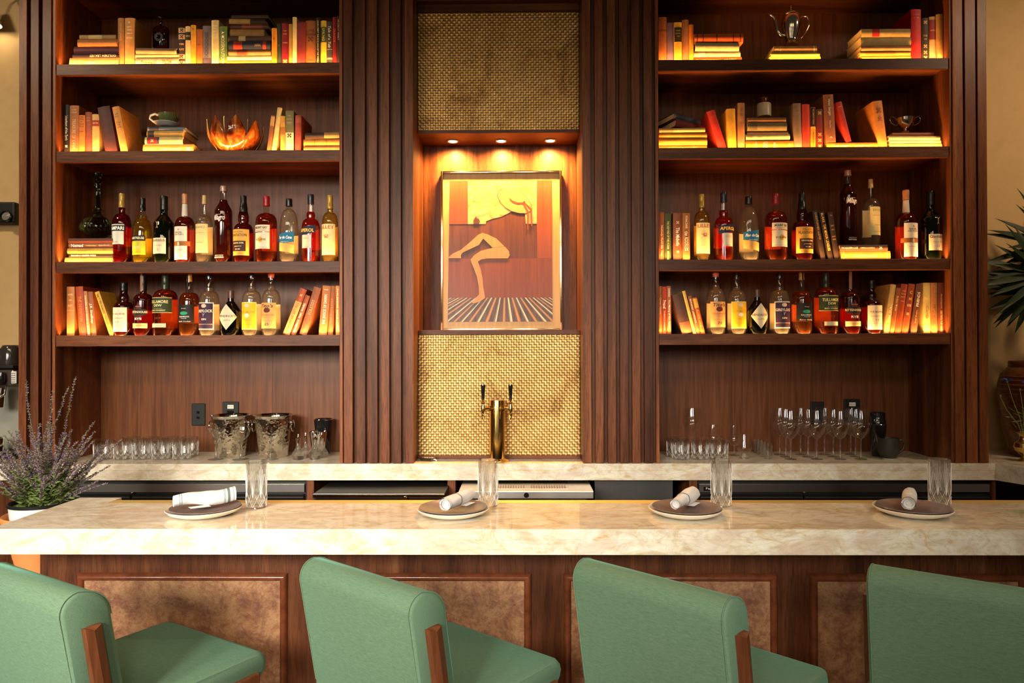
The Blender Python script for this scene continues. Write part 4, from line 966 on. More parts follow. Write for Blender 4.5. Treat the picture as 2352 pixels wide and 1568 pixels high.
def diamond_patch(r, zc, hw, hh, a, n=10):
    "lozenge label wrapped round the body"
    vs = []; fs = []
    for i in range(n+1):
        x = -hw+2*hw*i/n; h = hh*(1-abs(x)/hw)+0.0002
        an = a+x/r
        vs += [(r*math.sin(an), -r*math.cos(an), zc-h), (r*math.sin(an), -r*math.cos(an), zc+h)]
    for k in range(n): fs.append((2*k, 2*k+2, 2*k+3, 2*k+1))
    return MB().add(vs, fs)
# kind: glass colour, profile (r,z fractions of body radius / height), fill level, cap (z0, r0, r1, colour hex, top style), labels, words
# label: ('patch'|'dia', z0, z1, half angle deg, colour[, extra tilt]); word: (text, zc, width frac of body diameter, height frac, colour, shear, bold)
KIND = {}
def K(name, **kw): KIND[name] = kw
CL = (.985, .95, .80)
K('aperitivo', g=(.50, .008, .012), pr=[(.93, 0), (1, .02), (1, .55)]+smoothsh(1, .36, .55, .71)+[(.33, .73), (.33, .80)], cap=(.80, .36, .34, '#b8944c'),
  lab=[('patch', .27, .455, 52, '#cdd6d4'), ('patch', .455, .535, 62, '#15181c'), ('patch', .535, .55, 55, '#cdd6d4')], wd=[('CAMPARI', .495, .9, .05, '#ffffff', 0, .03), ('MILANO', .30, .3, .018, '#9a4a30', 0, 0)])
K('herbal', g=(.86, .66, .03), pr=[(.93, 0), (1, .02), (1, .50)]+smoothsh(1, .46, .50, .68)+[(.48, .70), (.50, .73), (.44, .755), (.36, .77), (.29, .82)], cap=(.81, .33, .31, '#16120e'), fill=.75,
  lab=[('patch', .13, .34, 58, '#b9b324'), ('patch', .34, .42, 58, '#1a1a14'), ('patch', .20, .33, 44, '#c3bd36')], wd=[('CHARTREUSE', .38, .85, .035, '#f4ecc8', 0, .02), ('JAUNE', .24, .4, .03, '#f4ecc8', 0, .01), ('LIQUEUR', .165, .6, .02, '#5a5a18', 0, 0)])
K('stag', sc=.04, back=False, g=(.05, .09, .035), pr=[(.92, 0), (1, .02), (1, .60)]+smoothsh(1, .38, .60, .72, 6, 'lin')+[(.36, .76), (.36, .86)], cap=(.80, .40, .38, '#161a14'), seg=6,
  lab=[('patch', .14, .37, 50, '#e4d8bc')], wd=[('Glenfiddich', .335, .75, .04, '#4a3a20', 0, .01), ('SINGLE MALT', .26, .5, .016, '#8a7a5a', 0, 0), ('12', .2, .15, .03, '#8a7a5a', 0, 0), ('Y', .58, .16, .06, '#b89a4c', 0, .02), ('A', .53, .12, .035, '#b89a4c', 0, .02)])
K('bourbon', g=(.52, .075, .02), pr=[(.94, 0), (1, .02), (1, .53)]+smoothsh(1, .36, .53, .67)+[(.31, .69), (.26, .86)], cap=(.86, .30, .31, '#c98a5c'), sleeve=(.68, .855, .335, .275, '#e6d8c4'),
  lab=[('patch', .05, .52, 50, '#ece2d0'), ('patch', .245, .31, 68, '#96602c')], wd=[('BASIL', .435, .4, .022, '#5a4a3a', 0, .01), ('HAYDEN', .405, .5, .022, '#5a4a3a', 0, .01), ('8', .275, .12, .05, '#efe2cc', 0, .02), ('BOURBON', .19, .4, .014, '#9a8a74', 0, 0), ('A', .475, .1, .03, '#6a5a48', 0, 0)])
K('mezcal', sc=.035, g=CL, pr=[(.94, 0), (1, .015), (1, .58)]+smoothsh(1, .28, .58, .71)+[(.25, .74), (.22, .88)], cap=(.87, .29, .26, '#d8b276'), fill=.70,
  lab=[('patch', .15, .57, 60, '#dccf94')], wd=[('BANHEZ', .52, .7, .03, '#8a8438', 0, .0), ('MEZCAL ARTESANAL', .44, .7, .014, '#8a7a4a', 0, 0), ('ENSAMBLE', .3, .5, .014, '#8a7a4a', 0, 0), ('ESPADIN & BARRIL', .2, .6, .014, '#8a7a4a', 0, 0)])
K('tequila_tall', g=(.40, .06, .02), pr=[(.92, 0), (1, .015), (1, .66)]+smoothsh(1, .42, .66, .82, 7, 's')+[(.34, .87), (.32, .94)], cap=(.93, .42, .40, '#b9968a'), fill=.86,
  lab=[], wd=[('Milagro', .575, .74, .09, '#fbf3ea', .3, .02), ('TEQUILA', .62, .3, .012, '#e8d8c8', 0, 0), ('REPOSADO', .075, .6, .018, '#f0e2d4', 0, .02), ('100% DE AGAVE', .1, .55, .012, '#f0e2d4', 0, 0)])
K('dark_rum', g=(.42, .035, .010), pr=[(.92, 0), (1, .03), (1, .43)]+smoothsh(1, .50, .43, .585)+[(.47, .60), (.53, .63), (.53, .70), (.44, .76)], cap=(.75, .40, .31, '#14120f'),
  lab=[('patch', .11, .49, 66, '#dfa94a'), ('patch', .17, .32, 46, '#3a1a12')], wd=[('Artisanal Rum', .455, .55, .025, '#8a5a20', .3, 0), ('PLANTATION', .405, .86, .04, '#4a2a12', 0, .015), ('ORIGINAL DARK', .29, .6, .022, '#f4dca8', 0, .02), ('JAMAICA', .24, .4, .018, '#f4dca8', 0, .01), ('RUM', .2, .25, .02, '#f4dca8', 0, .01), ('CARIBBEAN RUM BLEND', .135, .7, .012, '#6a3c18', 0, 0)])
K('gold_rum', g=(.62, .11, .015), pr=[(.94, 0), (1, .02), (1, .61)]+smoothsh(1, .34, .61, .74)+[(.29, .75), (.29, .86)], cap=(.855, .32, .31, '#a01824'), fill=.75,
  lab=[('patch', .205, .445, 50, '#eadcc0'), ('patch', .455, .555, 50, '#eadcc0')], wd=[('MOUNT GAY', .515, .62, .035, '#2a2420', 0, .03), ('BARBADOS RUM', .475, .5, .014, '#8a7a68', 0, 0), ('ECLIPSE', .34, .5, .026, '#3a2a1a', 0, .01), ('HERITAGE BLEND', .225, .6, .01, '#8a7a68', 0, 0)], blob=(.34, .22, '#dda63c'))
K('silver_rum', sc=.035, g=CL, pr=[(.92, 0), (1, .02), (1, .50)]+smoothsh(1, .36, .50, .83)+[(.34, .84), (.34, .89)], cap=(.885, .37, .35, '#16130e'), fill=.84, 
  lab=[('patch', .30, .46, 62, '#1f6f9a', .05), ('patch', .17, .30, 62, '#d0a45c', -.05)], wd=[('Flor de Cana', .39, .8, .045, '#ffffff', .3, .02), ('EXTRA SECO 4', .32, .45, .016, '#cfe0ea', 0, 0)])
K('orange_aperitif', g=(.86, .10, .015), pr=[(.98, 0), (1, .02), (.94, .16), (.96, .3), (.98, .5)]+smoothsh(.98, .44, .5, .645)+[(.42, .66), (.46, .69), (.44, .73), (.36, .745), (.30, .87)], cap=(.86, .34, .34, '#1c2030'), fill=.76,
  lab=[('patch', .41, .52, 58, '#1d2a50', .05), ('patch', .21, .40, 30, '#d9d4b8')], wd=[('APEROL', .465, .82, .05, '#f0c33c', .12, .03), ('APERITIVO', .35, .3, .014, '#a07a50', 0, 0), ('1919', .225, .2, .016, '#20242c', 0, 0)])
K('white_aperitif', g=(.93, .72, .20), pr=[(.94, 0), (1, .015), (1, .58)]+smoothsh(1, .38, .58, .745)+[(.36, .76), (.36, .81)], cap=(.80, .385, .375, '#b8923c'), 
  lab=[('patch', .115, .565, 66, '#eadc9c')], wd=[('LILLET', .52, .92, .05, '#b8502a', 0, .02), ('8', .385, .3, .06, '#c8785a', 0, 0), ('X', .37, .85, .06, '#6a4a30', 0, -.01), ('BLANC', .24, .5, .025, '#c8b468', 0, 0)])
K('scotch', g=(.34, .03, .008), pr=[(.93, 0), (1, .02), (1, .52)]+smoothsh(1, .50, .52, .635)+[(.48, .65), (.53, .69), (.52, .73), (.38, .79), (.36, .86)], cap=(.85, .40, .39, '#120e0b'),
  lab=[('patch', .085, .53, 56, '#ecdcc0')], wd=[('THE BALVENIE', .41, .72, .032, '#6a5238', 0, .01), ('DOUBLEWOOD', .33, .6, .024, '#8a7252', 0, 0), ('12', .265, .16, .03, '#7a6242', 0, 0), ('SINGLE MALT SCOTCH', .2, .55, .013, '#9a8464', 0, 0)])
K('rye', g=(.42, .03, .010), pr=[(.94, 0), (1, .02), (1, .54)]+smoothsh(1, .36, .54, .665)+[(.32, .69), (.30, .74)], cap=(.715, .34, .31, '#1a1512'), tax=True,
  lab=[('dia', .37, .50, .17, '#5a2020'), ('patch', .125, .20, 52, '#d9c088'), ('patch', .325, .42, 46, '#262019')], wd=[('RITTENHOUSE', .375, .88, .035, '#f0e0b4', 0, .02), ('RYE', .27, .35, .035, '#f4ead0', 0, .03), ('STRAIGHT', .46, .3, .014, '#e0b898', 0, 0), ('BOTTLED IN BOND', .163, .7, .022, '#6a4a22', 0, 0)])
K('irish', g=(.46, .085, .018), pr=[(.95, 0), (1, .02), (1, .60)]+smoothsh(1, .40, .60, .755)+[(.32, .77), (.30, .80)], cap=(.77, .34, .30, '#26351f'), fill=.90,
  lab=[('patch', .385, .615, 66, '#2c3a20'), ('patch', .615, .625, 66, '#cfb86a'), ('patch', .375, .385, 66, '#cfb86a'), ('patch', .14, .205, 38, '#e4d8b0')], wd=[('TULLAMORE', .555, .8, .05, '#ecdf9a', 0, .02), ('DEW', .495, .35, .04, '#ecdf9a', 0, .02), ('The Legendary', .445, .4, .016, '#cfc07a', .3, 0), ('IRISH WHISKEY', .415, .62, .024, '#ecdf9a', 0, .01), ('Original', .172, .4, .02, '#b8a88a', .3, 0), ('1829', .29, .25, .03, '#8a4a24', 0, 0)])
K('tequila_cork', g=(.70, .25, .05), pr=[(.94, 0), (1, .02), (1, .54)]+smoothsh(1, .42, .54, .70)+[(.30, .75), (.27, .90)], cap=(.88, .29, .27, '#c8924a'), fill=.70, ribbon=True, oval=(.365, .42, .028, '#2f9a72'),
  lab=[('patch', .215, .50, 60, '#191713')], wd=[('CASAMIGOS', .31, .55, .022, '#e8f0e8', 0, .01), ('Tequila', .28, .3, .02, '#e8f0e8', .2, 0), ('Anejo', .44, .25, .02, '#f0e8d8', .2, 0), ('Rande Gerber', .235, .7, .02, '#f0e8d8', .3, 0)])
K('craft_gin', sc=.035, g=CL, pr=[(.94, 0), (1, .015), (1, .55)]+smoothsh(1, .46, .55, .715)+[(.43, .72), (.42, .77), (.40, .78), (.35, .91), (.38, .915), (.38, .935)], cap=(.935, .37, .30, '#12100e'), fill=.77,
  lab=[('patch', .10, .53, 58, '#ece0c8'), ('patch', .115, .515, 52, '#35203a')], wd=[('GREYLOCK', .395, .85, .045, '#f0e4d0', 0, .02), ('GIN', .265, .25, .03, '#f0e4d0', 0, .02), ('BERKSHIRE MOUNTAIN DISTILLERS', .185, .85, .013, '#e8d8c0', 0, 0), ('Y', .33, .12, .05, '#d8c8b8', .2, 0)], oval=(.475, .28, .03, '#d8b8a4'))
K('craft_vodka', sc=.035, g=CL, pr=KIND['craft_gin']['pr'], cap=(.935, .37, .30, '#12100e'), fill=.77,
  lab=[('patch', .10, .53, 58, '#f0dc78'), ('patch', .115, .515, 52, '#e2b21e')], wd=[('ICE GLEN', .375, .72, .035, '#b08a20', 0, .01), ('VODKA', .25, .4, .022, '#b08a20', 0, 0), ('MOUNTAIN DISTILLERS', .18, .8, .012, '#a8821c', 0, 0)], oval=(.475, .28, .03, '#e8c8a0'), oval2=(.32, .26, .03, '#f6e8c8'))
K('copper_vodka', sc=.035, g=CL, pr=[(.94, 0), (1, .015), (1, .55)]+smoothsh(1, .44, .55, .735)+[(.41, .74), (.40, .79), (.37, .80), (.34, .90), (.38, .905), (.38, .93)], cap=(.93, .33, .36, '#c86a4a'), fill=.79,
  lab=[('patch', .12, .525, 58, '#cf9a5c')], wd=[("Tito's", .475, .68, .055, '#2e1a10', .25, .015), ('Handmade', .335, .75, .035, '#96502c', .25, .0), ('VODKA', .295, .5, .016, '#8a5a38', 0, 0), ('25', .185, .26, .04, '#2e1a10', .2, .01), ('AUSTIN TEXAS', .24, .6, .012, '#8a5a38', 0, 0)], oval=(.405, .38, .038, '#5a2418'))
K('apothecary_gin', sc=.04, back=False, g=(.022, .026, .018), pr=[(.95, 0), (1, .02), (1, .50), (.98, .53)]+smoothsh(.98, .36, .53, .74, 6, 'lin')+[(.28, .76), (.27, .84)], cap=(.83, .30, .28, '#5a3c2c'),
  lab=[('dia', .41, .98, .28, '#d8cba8')], wd=[("HENDRICK'S", .43, .8, .05, '#4a4030', 0, .01), ('GIN', .34, .3, .03, '#6a604c', 0, 0)])

_MESH = {}
def bottle(kind, u0, u1, vt, zb, Y, lab, turn, grp):
    k = KIND[kind]
    vm = 784-(zb-CZ)/Y*F
    xa, xb = at(u0, vm, Y).x, at(u1, vm, Y).x
    Rr = (xb-xa)/2*0.985; cx = (xa+xb)/2; H = at((u0+u1)/2, vt, Y).z-zb
    t = thing('bottle', lab, 'bottle', (cx, Y, zb+0.0005), grp, (0, 0, R_(turn)))
    pr = [(r*Rr, z*H) for r, z in k['pr']]
    zf = k.get('fill', 2)*H
    seg = 36
    lo = [p for p in pr if p[1] <= zf]; hi = [p for p in pr if p[1] >= (lo[-1][1] if lo else 0)]
    mb = MB(); mb.lathe([(0, .012*H)]+[(lo[0][0]*.72, .004*H)]+lo+[(0, lo[-1][1])], seg)
    mb.build('glass_body', liquor('bottle_'+kind, k['g'], k.get('sc', .04)), t, True)
    if k.get('back', True) and not k.get('lab', [('x',)])[:1] == []:
        pl = [q for q in k['lab'] if q[0] == 'patch'] or [('patch', .15, .5, 50, '#e8dcc0')]
        curved_patch(Rr*.985, min(q[1] for q in pl)*H, max(q[2] for q in pl)*H*.97, R_(180-58), R_(180+58), 14).build('back_label', paper('#efe2c0'), t, True, fix=False)
    if len(hi) > 1:
        MB().lathe([(p[0], p[1]+(0.0004 if i == 0 else 0)) for i, p in enumerate(hi)], seg, close=False).build('glass_neck', thin_glass('neck_glass', tuple(min(.93, c**.35) for c in k['g']) if max(k['g'])-min(k['g']) > .2 and False else (.93, .92, .88)), t, True)
    z0, r0, r1, col = k['cap']
    cm = plain('cap_'+col, lin(col), .3, 0.25 if kind in ('white_aperitif', 'aperitivo', 'tequila_tall') else 0, .5, .12)
    capr = [(0, z0*H), (r0*Rr, z0*H), (r0*Rr, (z0*.7+.3)*H), (r0*Rr*.94, (z0*.68+.32)*H), (r1*Rr, (z0*.4+.6)*H), (r1*Rr, .985*H), (r1*Rr*.9, H), (0, H)]
    MB().lathe(capr, 28).build('cap', cm, t, True)
    if 'sleeve' in k:
        a, b, ra, rb, c_ = k['sleeve']; MB().lathe([(ra*Rr, a*H), (rb*Rr, b*H)], 28, close=False).build('neck_label', paper(c_), t, True)
    if k.get('tax'): curved_patch(.345*Rr, .70*H, .985*H, R_(-38), R_(10), 8).build('neck_label', paper('#a87a62'), t, True, fix=False)
    if k.get('ribbon'): curved_patch(.32*Rr, .68*H, 1.0*H, R_(-22), R_(8), 6).build('neck_label', paper('#2a2622'), t, True, fix=False)
    off = 0.0004; 
    for L_ in k['lab']:
        off += 0.0004
        if L_[0] == 'patch':
            _, a, b, ha, c_ = L_[:5]; tl = (L_[5] if len(L_) > 5 else 0)*H
            curved_patch(Rr+off, a*H, b*H, R_(-ha), R_(ha), 16, tl).build('paper_label', paper(c_), t, True, fix=False)
        else:
            _, zc, hw, hh, c_ = L_
            diamond_patch(Rr+off, zc*H, hw*Rr, hh*H, 0).build('paper_label', paper(c_), t, True, fix=False)
    rr = Rr+off+0.0005
    for key in ('oval', 'oval2', 'blob'):
        if key in k:
            q = k[key]
            if key == 'blob': zc, hw, c_ = q; hh = hw*.8*Rr/H*1.5
            else: zc, hw, hh, c_ = q
            vs = []; fs = []
            for c in range(13):
                x = -1+2*c/12; h_ = hh*math.sqrt(max(0, 1-x*x))+.0005; a_ = hw*x
                vs += [(rr*math.sin(a_), -rr*math.cos(a_), (zc-h_)*H), (rr*math.sin(a_), -rr*math.cos(a_), (zc+h_)*H)]
            for c in range(12): fs.append((2*c, 2*c+2, 2*c+3, 2*c+1))
            MB().add(vs, fs).build('printed_seal', paper(c_), t, True, fix=False)
            rr += 0.0004
    for (s, zc, wf, hf, c_, sh, bd) in k['wd']:
        def fn(x, y, zc=zc): 
            a_ = x/rr; return (rr*math.sin(a_), -rr*math.cos(a_), zc*H+y)
        text_on(t, s, fn, wf*2*Rr*1.08, hf*H, ink(c_), bd, sh, 2.2)
    return t
z3, z4 = SHELFZ[3], SHELFZ[4]
YB = 3.325
GA, GB = 'bottles on the third shelf of the lavender-side bookcase', 'bottles on the lowest shelf of the lavender-side bookcase'
GC, GD = 'bottles on the third shelf of the palm-side bookcase', 'bottles on the lowest shelf of the palm-side bookcase'
LV, PV = ', lavender-side bookcase', ', palm-side bookcase'
DES = {'aperitivo': 'tall red bitter bottle with gold cap', 'herbal': 'yellow herbal liqueur bottle with black cap', 'stag': 'dark green whisky bottle with gold stag',
 'bourbon': 'amber bourbon bottle with cream neck sleeve', 'mezcal': 'clear mezcal bottle with large cream label', 'tequila_tall': 'tallest red-brown bottle with white script',
 'dark_rum': 'dark rum bottle with orange label', 'gold_rum': 'golden rum bottle with red cap', 'silver_rum': 'clear rum bottle with blue label',
 'orange_aperitif': 'orange-red aperitif bottle with slanted navy label', 'white_aperitif': 'golden aperitif bottle with cream label', 'scotch': 'dark scotch bottle with square cream label',
 'rye': 'rye whiskey bottle with maroon diamond label', 'irish': 'squat whiskey bottle with dark green label', 'tequila_cork': 'amber tequila bottle with black label and cork',
 'craft_gin': 'clear gin bottle with purple label', 'apothecary_gin': 'squat black apothecary bottle with cream diamond label', 'craft_vodka': 'clear vodka bottle with yellow label', 'copper_vodka': 'clear vodka bottle with tan label and copper cap'}
for kind, u0, u1, vt in [('aperitivo', 260, 301, 445), ('herbal', 307, 348, 455.5), ('stag', 354.5, 399, 451), ('bourbon', 403, 447, 446), ('mezcal', 451, 488, 449), ('tequila_tall', 494, 533, 428), ('dark_rum', 537, 582, 450),
                         ('gold_rum', 588, 636, 451), ('silver_rum', 643, 685, 457), ('orange_aperitif', 692.5, 735.5, 447), ('white_aperitif', 740, 776.5, 449)]:
    bottle(kind, u0, u1, vt, z3, YB, DES[kind]+LV, -14, GA)
for kind, u0, u1, vt in [('scotch', 262.5, 306, 649), ('rye', 308, 351, 626), ('irish', 353, 407, 632), ('tequila_cork', 413, 457.5, 630), ('craft_gin', 459, 503, 628), ('apothecary_gin', 506, 555, 667), ('craft_vodka', 557, 600, 627), ('copper_vodka', 602, 644, 628)]:
    bottle(kind, u0, u1, vt, z4, YB, DES[kind]+LV, -3 if kind in ('apothecary_gin', 'rye') else -10, GB)
for kind, u0, u1, vt in [('white_aperitif', 1594, 1630, 446.6), ('orange_aperitif', 1640, 1685, 443), ('silver_rum', 1698, 1742, 452), ('gold_rum', 1757, 1807, 446), ('dark_rum', 1819, 1866, 444), ('bourbon', 2058, 2105, 437), ('stag', 2114.5, 2161, 440)]:
    bottle(kind, u0, u1, vt, z3, YB, DES[kind]+PV, 12, GC)
zst = at(1985, 561.5, 3.29).z+0.0005
bottle('tequila_tall', 1929.5, 1966.5, 392, zst, 3.35, DES['tequila_tall']+' standing on flat books', 16, GC)
bottle('mezcal', 1981, 2020, 412, zst, 3.35, DES['mezcal']+' standing on flat books', 30, GC)
for kind, u0, u1, vt in [('copper_vodka', 1623, 1665.6, 626), ('craft_vodka', 1670.7, 1713.5, 627), ('apothecary_gin', 1715.5, 1763, 665), ('craft_gin', 1768.6, 1813, 627), ('tequila_cork', 1819, 1864, 626), ('irish', 1871, 1923, 627), ('rye', 1930, 1975, 621), ('scotch', 1980, 2024, 644)]:
    bottle(kind, u0, u1, vt, z4, YB, DES[kind]+PV, 3 if kind in ('apothecary_gin', 'rye') else 9, GD)

# ================================================================== glassware
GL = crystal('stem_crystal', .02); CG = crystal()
TG = thin_glass('blown_glass', (.97, .97, .96))
TGC = thin_glass('tumbler_glass', (.965, .965, .955)); CUT = cutline()
def tumbler_meshes(R, H, base, n_fan, z_dia, flutes, mat=None):
    "straight crystal tumbler: shell, heavy base, wheel-cut lines"
    tp = lambda z: R*(0.945+0.055*z/H)
    shell = MB().lathe([(tp(0)*.93, 0), (tp(0), .004), (tp(H), H-.001), (tp(H)-.001, H), (tp(H)-.0026, H-.001), (tp(0)-.0038, base)], 40, close=False, mod=(lambda a, z: 1+(.018*math.cos(8*a) if .3*H < z < .97*H else 0)) if mat else None).mesh('glass_body', mat or TGC, True)
    bs = MB().lathe([(0, .0004), (tp(0)*.9, .0004), (tp(0)-.0042, .004), (tp(0)-.0042, base), (0, base*.92)], 24).mesh('heavy_base', GL, False)
    mb = MB()
    def line(a0, z0, a1, z1, w):
        n = 4; vs = []; L_ = math.hypot((a1-a0)*R, z1-z0); px, pz = -(z1-z0)/L_, (a1-a0)*R/L_
        for k in range(n+1):
            t_ = k/n; a, z = a0+(a1-a0)*t_, z0+(z1-z0)*t_; ww = w*(1-.55*t_)
            for sg in (-1, 0, 1):
                aa = a+sg*px*ww/R; zz = z+sg*pz*ww; rr = tp(zz)+(.0012 if sg == 0 else .0003)
                vs.append((rr*math.sin(aa), -rr*math.cos(aa), zz))
        fs = []
        for k in range(n): q = 3*k; fs += [(q, q+1, q+4, q+3), (q+1, q+2, q+5, q+4)]
        mb.add(vs, fs)
    step = 2*math.pi/n_fan
    for i in range(n_fan):
        c = i*step
        for q in (-1, 1):                                    # crossing diamond cuts
            line(c, .006, c+q*step*.5, z_dia*.5, .0008); line(c+q*step*.5, z_dia*.5, c, z_dia, .0008)
            line(c+q*step*.25, .006, c-q*step*.25, z_dia*.5, .0006)
        for q in (-.42, -.2, 0, .2, .42):                    # fan rising from each diamond
            line(c, z_dia*.62, c+q*step, z_dia+(H*.93-z_dia)*(1-.9*abs(q))*flutes, .0009)
    return shell, bs, mb.mesh('cut_pattern', CUT, False, False)
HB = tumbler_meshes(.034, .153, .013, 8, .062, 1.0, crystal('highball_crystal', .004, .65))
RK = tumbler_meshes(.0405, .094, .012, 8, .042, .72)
def inst(name, me, loc, lab, cat, grp=None, rz=0, scale=None):
    o = bpy.data.objects.new(name, me); C.objects.link(o); o.location = loc; o.rotation_euler = (0, 0, rz)
    if scale: o.scale = scale
    return tag(o, lab, cat, grp)
def tumbler(name, mes, loc, lab, cat, grp=None, rz=0):
    t = thing(name, lab, cat, loc, grp, (0, 0, rz))
    for me in mes:
        o = bpy.data.objects.new(me.name.split('.')[0], me); C.objects.link(o); o.parent = t
    return t
def on_counter(u, v, z=ZC): return atz(u, v, z)
HBL = ['tall cut crystal glass on the bar beside the sideways napkin plate', 'tall cut crystal glass on the bar in front of the beer tap',
       'tall cut crystal glass on the bar before the cut rocks glasses', 'tall cut crystal glass on the bar nearest the brass flower vase']
for i, (u, Y) in enumerate([(589, 2.36), (1121, 2.385), (1656.5, 2.385), (2158, 2.40)]):
    p = at(u, 1150, Y); tumbler('highball_glass', HB, (p.x, Y, ZC+.0003), HBL[i], 'glass', 'tall crystal glasses on the bar', i*.3)
RG = 'cut crystal rocks glasses on the back counter'
ORD = ['first', 'second', 'third', 'fourth', 'fifth']
for i, u in enumerate([236, 282, 325, 370, 417.5]):
    p = at(u, 1040, 3.375); tumbler('rocks_glass', RK, (p.x, 3.375, ZC+.0003), f'cut rocks glass in the front row, {ORD[i]} from the lavender plant', 'glass', RG, i*.7)
for i, u in enumerate([302, 348, 392, 436]):
    p = at(u, 1040, 3.475); tumbler('rocks_glass', RK, (p.x, 3.475, ZC+.0003), f'cut rocks glass in the back row, {ORD[i]} from the lavender plant', 'glass', RG, i*.5)
for i, (u, Y) in enumerate([(1563, 3.37), (1608.5, 3.37), (1652, 3.37), (1550, 3.45)]):
    p = at(u, 1040, Y); tumbler('rocks_glass', RK, (p.x, Y, ZC+.0003), ['cut rocks glass in front, nearest the niche pilaster', 'cut rocks glass in front, middle one of three under the snifters', 'cut rocks glass in front, just before the short tulip glass', 'cut rocks glass half hidden at the back by the niche pilaster'][i], 'glass', 'cut rocks glasses by the snifters', i*.6)

def stemware(bowl, stem_r, stem_z, foot_r, knob=0.0):
    "thin bowl, drawn stem and foot as three pieces"
    return bowl, stem_r, stem_z, foot_r, knob
def make_stem(name, lab, cat, loc, bowl, stem_z, foot_r, grp=None, stem_r=.0032, knob=0.0, cache={}):
    t = thing(name, lab, cat, loc, grp)
    key = (name, foot_r, stem_z)
    if key not in cache:
        b = MB().lathe(bowl, 32, close=False).mesh('bowl', TG, True)
        st = [(stem_r*1.9, stem_z), (stem_r*1.2, stem_z-.006)]
        if knob: st += [(stem_r*1.1, stem_z-.016), (stem_r*2.2, stem_z-.022), (stem_r*1.1, stem_z-.028)]
        st += [(stem_r, stem_z*.5), (stem_r*1.25, .010), (stem_r*2.2, .004)]
        s = MB().lathe([(0, stem_z)]+st+[(0, .003)], 16).mesh('stem', GL, True)
        f = MB().lathe([(0, .0035), (foot_r*.3, .0035), (foot_r*.92, .0018), (foot_r, .001), (foot_r, 0), (0, 0)], 32).mesh('foot', GL, True)
        cache[key] = (b, s, f)
    for nm, me in zip(('bowl', 'stem', 'foot'), cache[key]):
        o = bpy.data.objects.new(nm, me); C.objects.link(o); o.parent = t
    return t
def bowlp(pts): return pts
wine = [(.004, .092), (.016, .100), (.034, .124), (.0455, .155), (.0475, .172), (.044, .198), (.0385, .228)]
WG = [(1816, 3.36), (1876, 3.36), (1930, 3.36), (1977, 3.36), (1805, 3.43), (1856, 3.43), (1914, 3.43), (1965, 3.43), (1791, 3.50), (1839, 3.50), (1894, 3.50), (1954, 3.50)]
for i, (u, Y) in enumerate(WG):
    p = at(u, 1040, Y); row = ['front', 'middle', 'back'][i//4]
    make_stem('wine_glass', f'stemmed wine glass in the {row} row of twelve, {ORD[i % 4]} from the shot glasses', 'wine glass', (p.x, Y, ZC+.0003), wine, .093, .027, 'twelve stemmed wine glasses on the back counter')
p = at(1590, 1035, 3.50); make_stem('wine_glass', 'lone stemmed wine glass standing behind the cut rocks glasses', 'wine glass', (p.x, 3.50, ZC+.0003), wine, .093, .027)
snif = [(.004, .048), (.018, .052), (.0315, .070), (.035, .088), (.033, .115), (.0285, .150)]
p = at(1638, 1035, 3.48); make_stem('snifter_glass', 'round brandy snifter behind the rocks glasses, nearer the lone wine glass', 'glass', (p.x, 3.48, ZC+.0003), snif, .049, .028, 'brandy snifters')
snif2 = [(.004, .046), (.016, .050), (.027, .066), (.030, .085), (.028, .112), (.024, .146)]
p = at(1686, 1035, 3.48); make_stem('snifter_glass', 'narrow brandy snifter behind the short tulip glass', 'glass', (p.x, 3.48, ZC+.0003), snif2, .047, .0255, 'brandy snifters')
p = at(1709.5, 1040, 3.385); t = thing('tulip_glass', 'short whisky tulip glass with heavy foot beside the snifters', 'glass', (p.x, 3.385, ZC+.0003))
MB().lathe([(.006, .026), (.024, .030), (.0345, .045), (.0345, .058), (.027, .085), (.022, .115)], 32, close=False).build('bowl', TG, t, True)
MB().lathe([(0, .0255), (.013, .025), (.014, .018), (.022, .006), (.023, 0), (0, 0)], 24).build('foot', GL, t, True)
SGM = MB().lathe([(0, .0), (.0165, 0), (.0185, .001), (.0235, .066), (.0222, .066), (.0172, .010), (0, .008)], 24, mod=lambda a, z: 1+.02*math.cos(12*a)*(1 if z < .055 else 0)).mesh('shot_glass', TGC, True)
for i in range(5):
    u, Y = 1763-i*7.2, 3.375+i*.058
    p = at(u, 1040, Y); inst('shot_glass', SGM, (p.x, Y, ZC+.0003), f'fluted shot glass in a receding row, {ORD[i]} counting from the counter edge', 'glass', 'row of shot glasses')
mart = [(.003, .098), (.012, .104), (.045, .150)]
p = at(496, 1045, 3.365); make_stem('martini_glass', 'martini glass with a conical bowl in front of the ice bucket', 'cocktail glass', (p.x, 3.365, ZC+.0003), mart, .098, .037, None, .0045, 1)
coup = [(.003, .085), (.020, .092), (.036, .110), (.0435, .135), (.045, .150)]
for i, u in enumerate((553, 621)):
    p = at(u, 1045, 3.365); make_stem('coupe_glass', ['rounded coupe glass before the ice bucket nearer the rocks glasses', 'rounded coupe glass before the ice bucket nearer the dasher bottles'][i], 'cocktail glass', (p.x, 3.365, ZC+.0003), coup, .086, .038, 'coupe glasses', .0035)

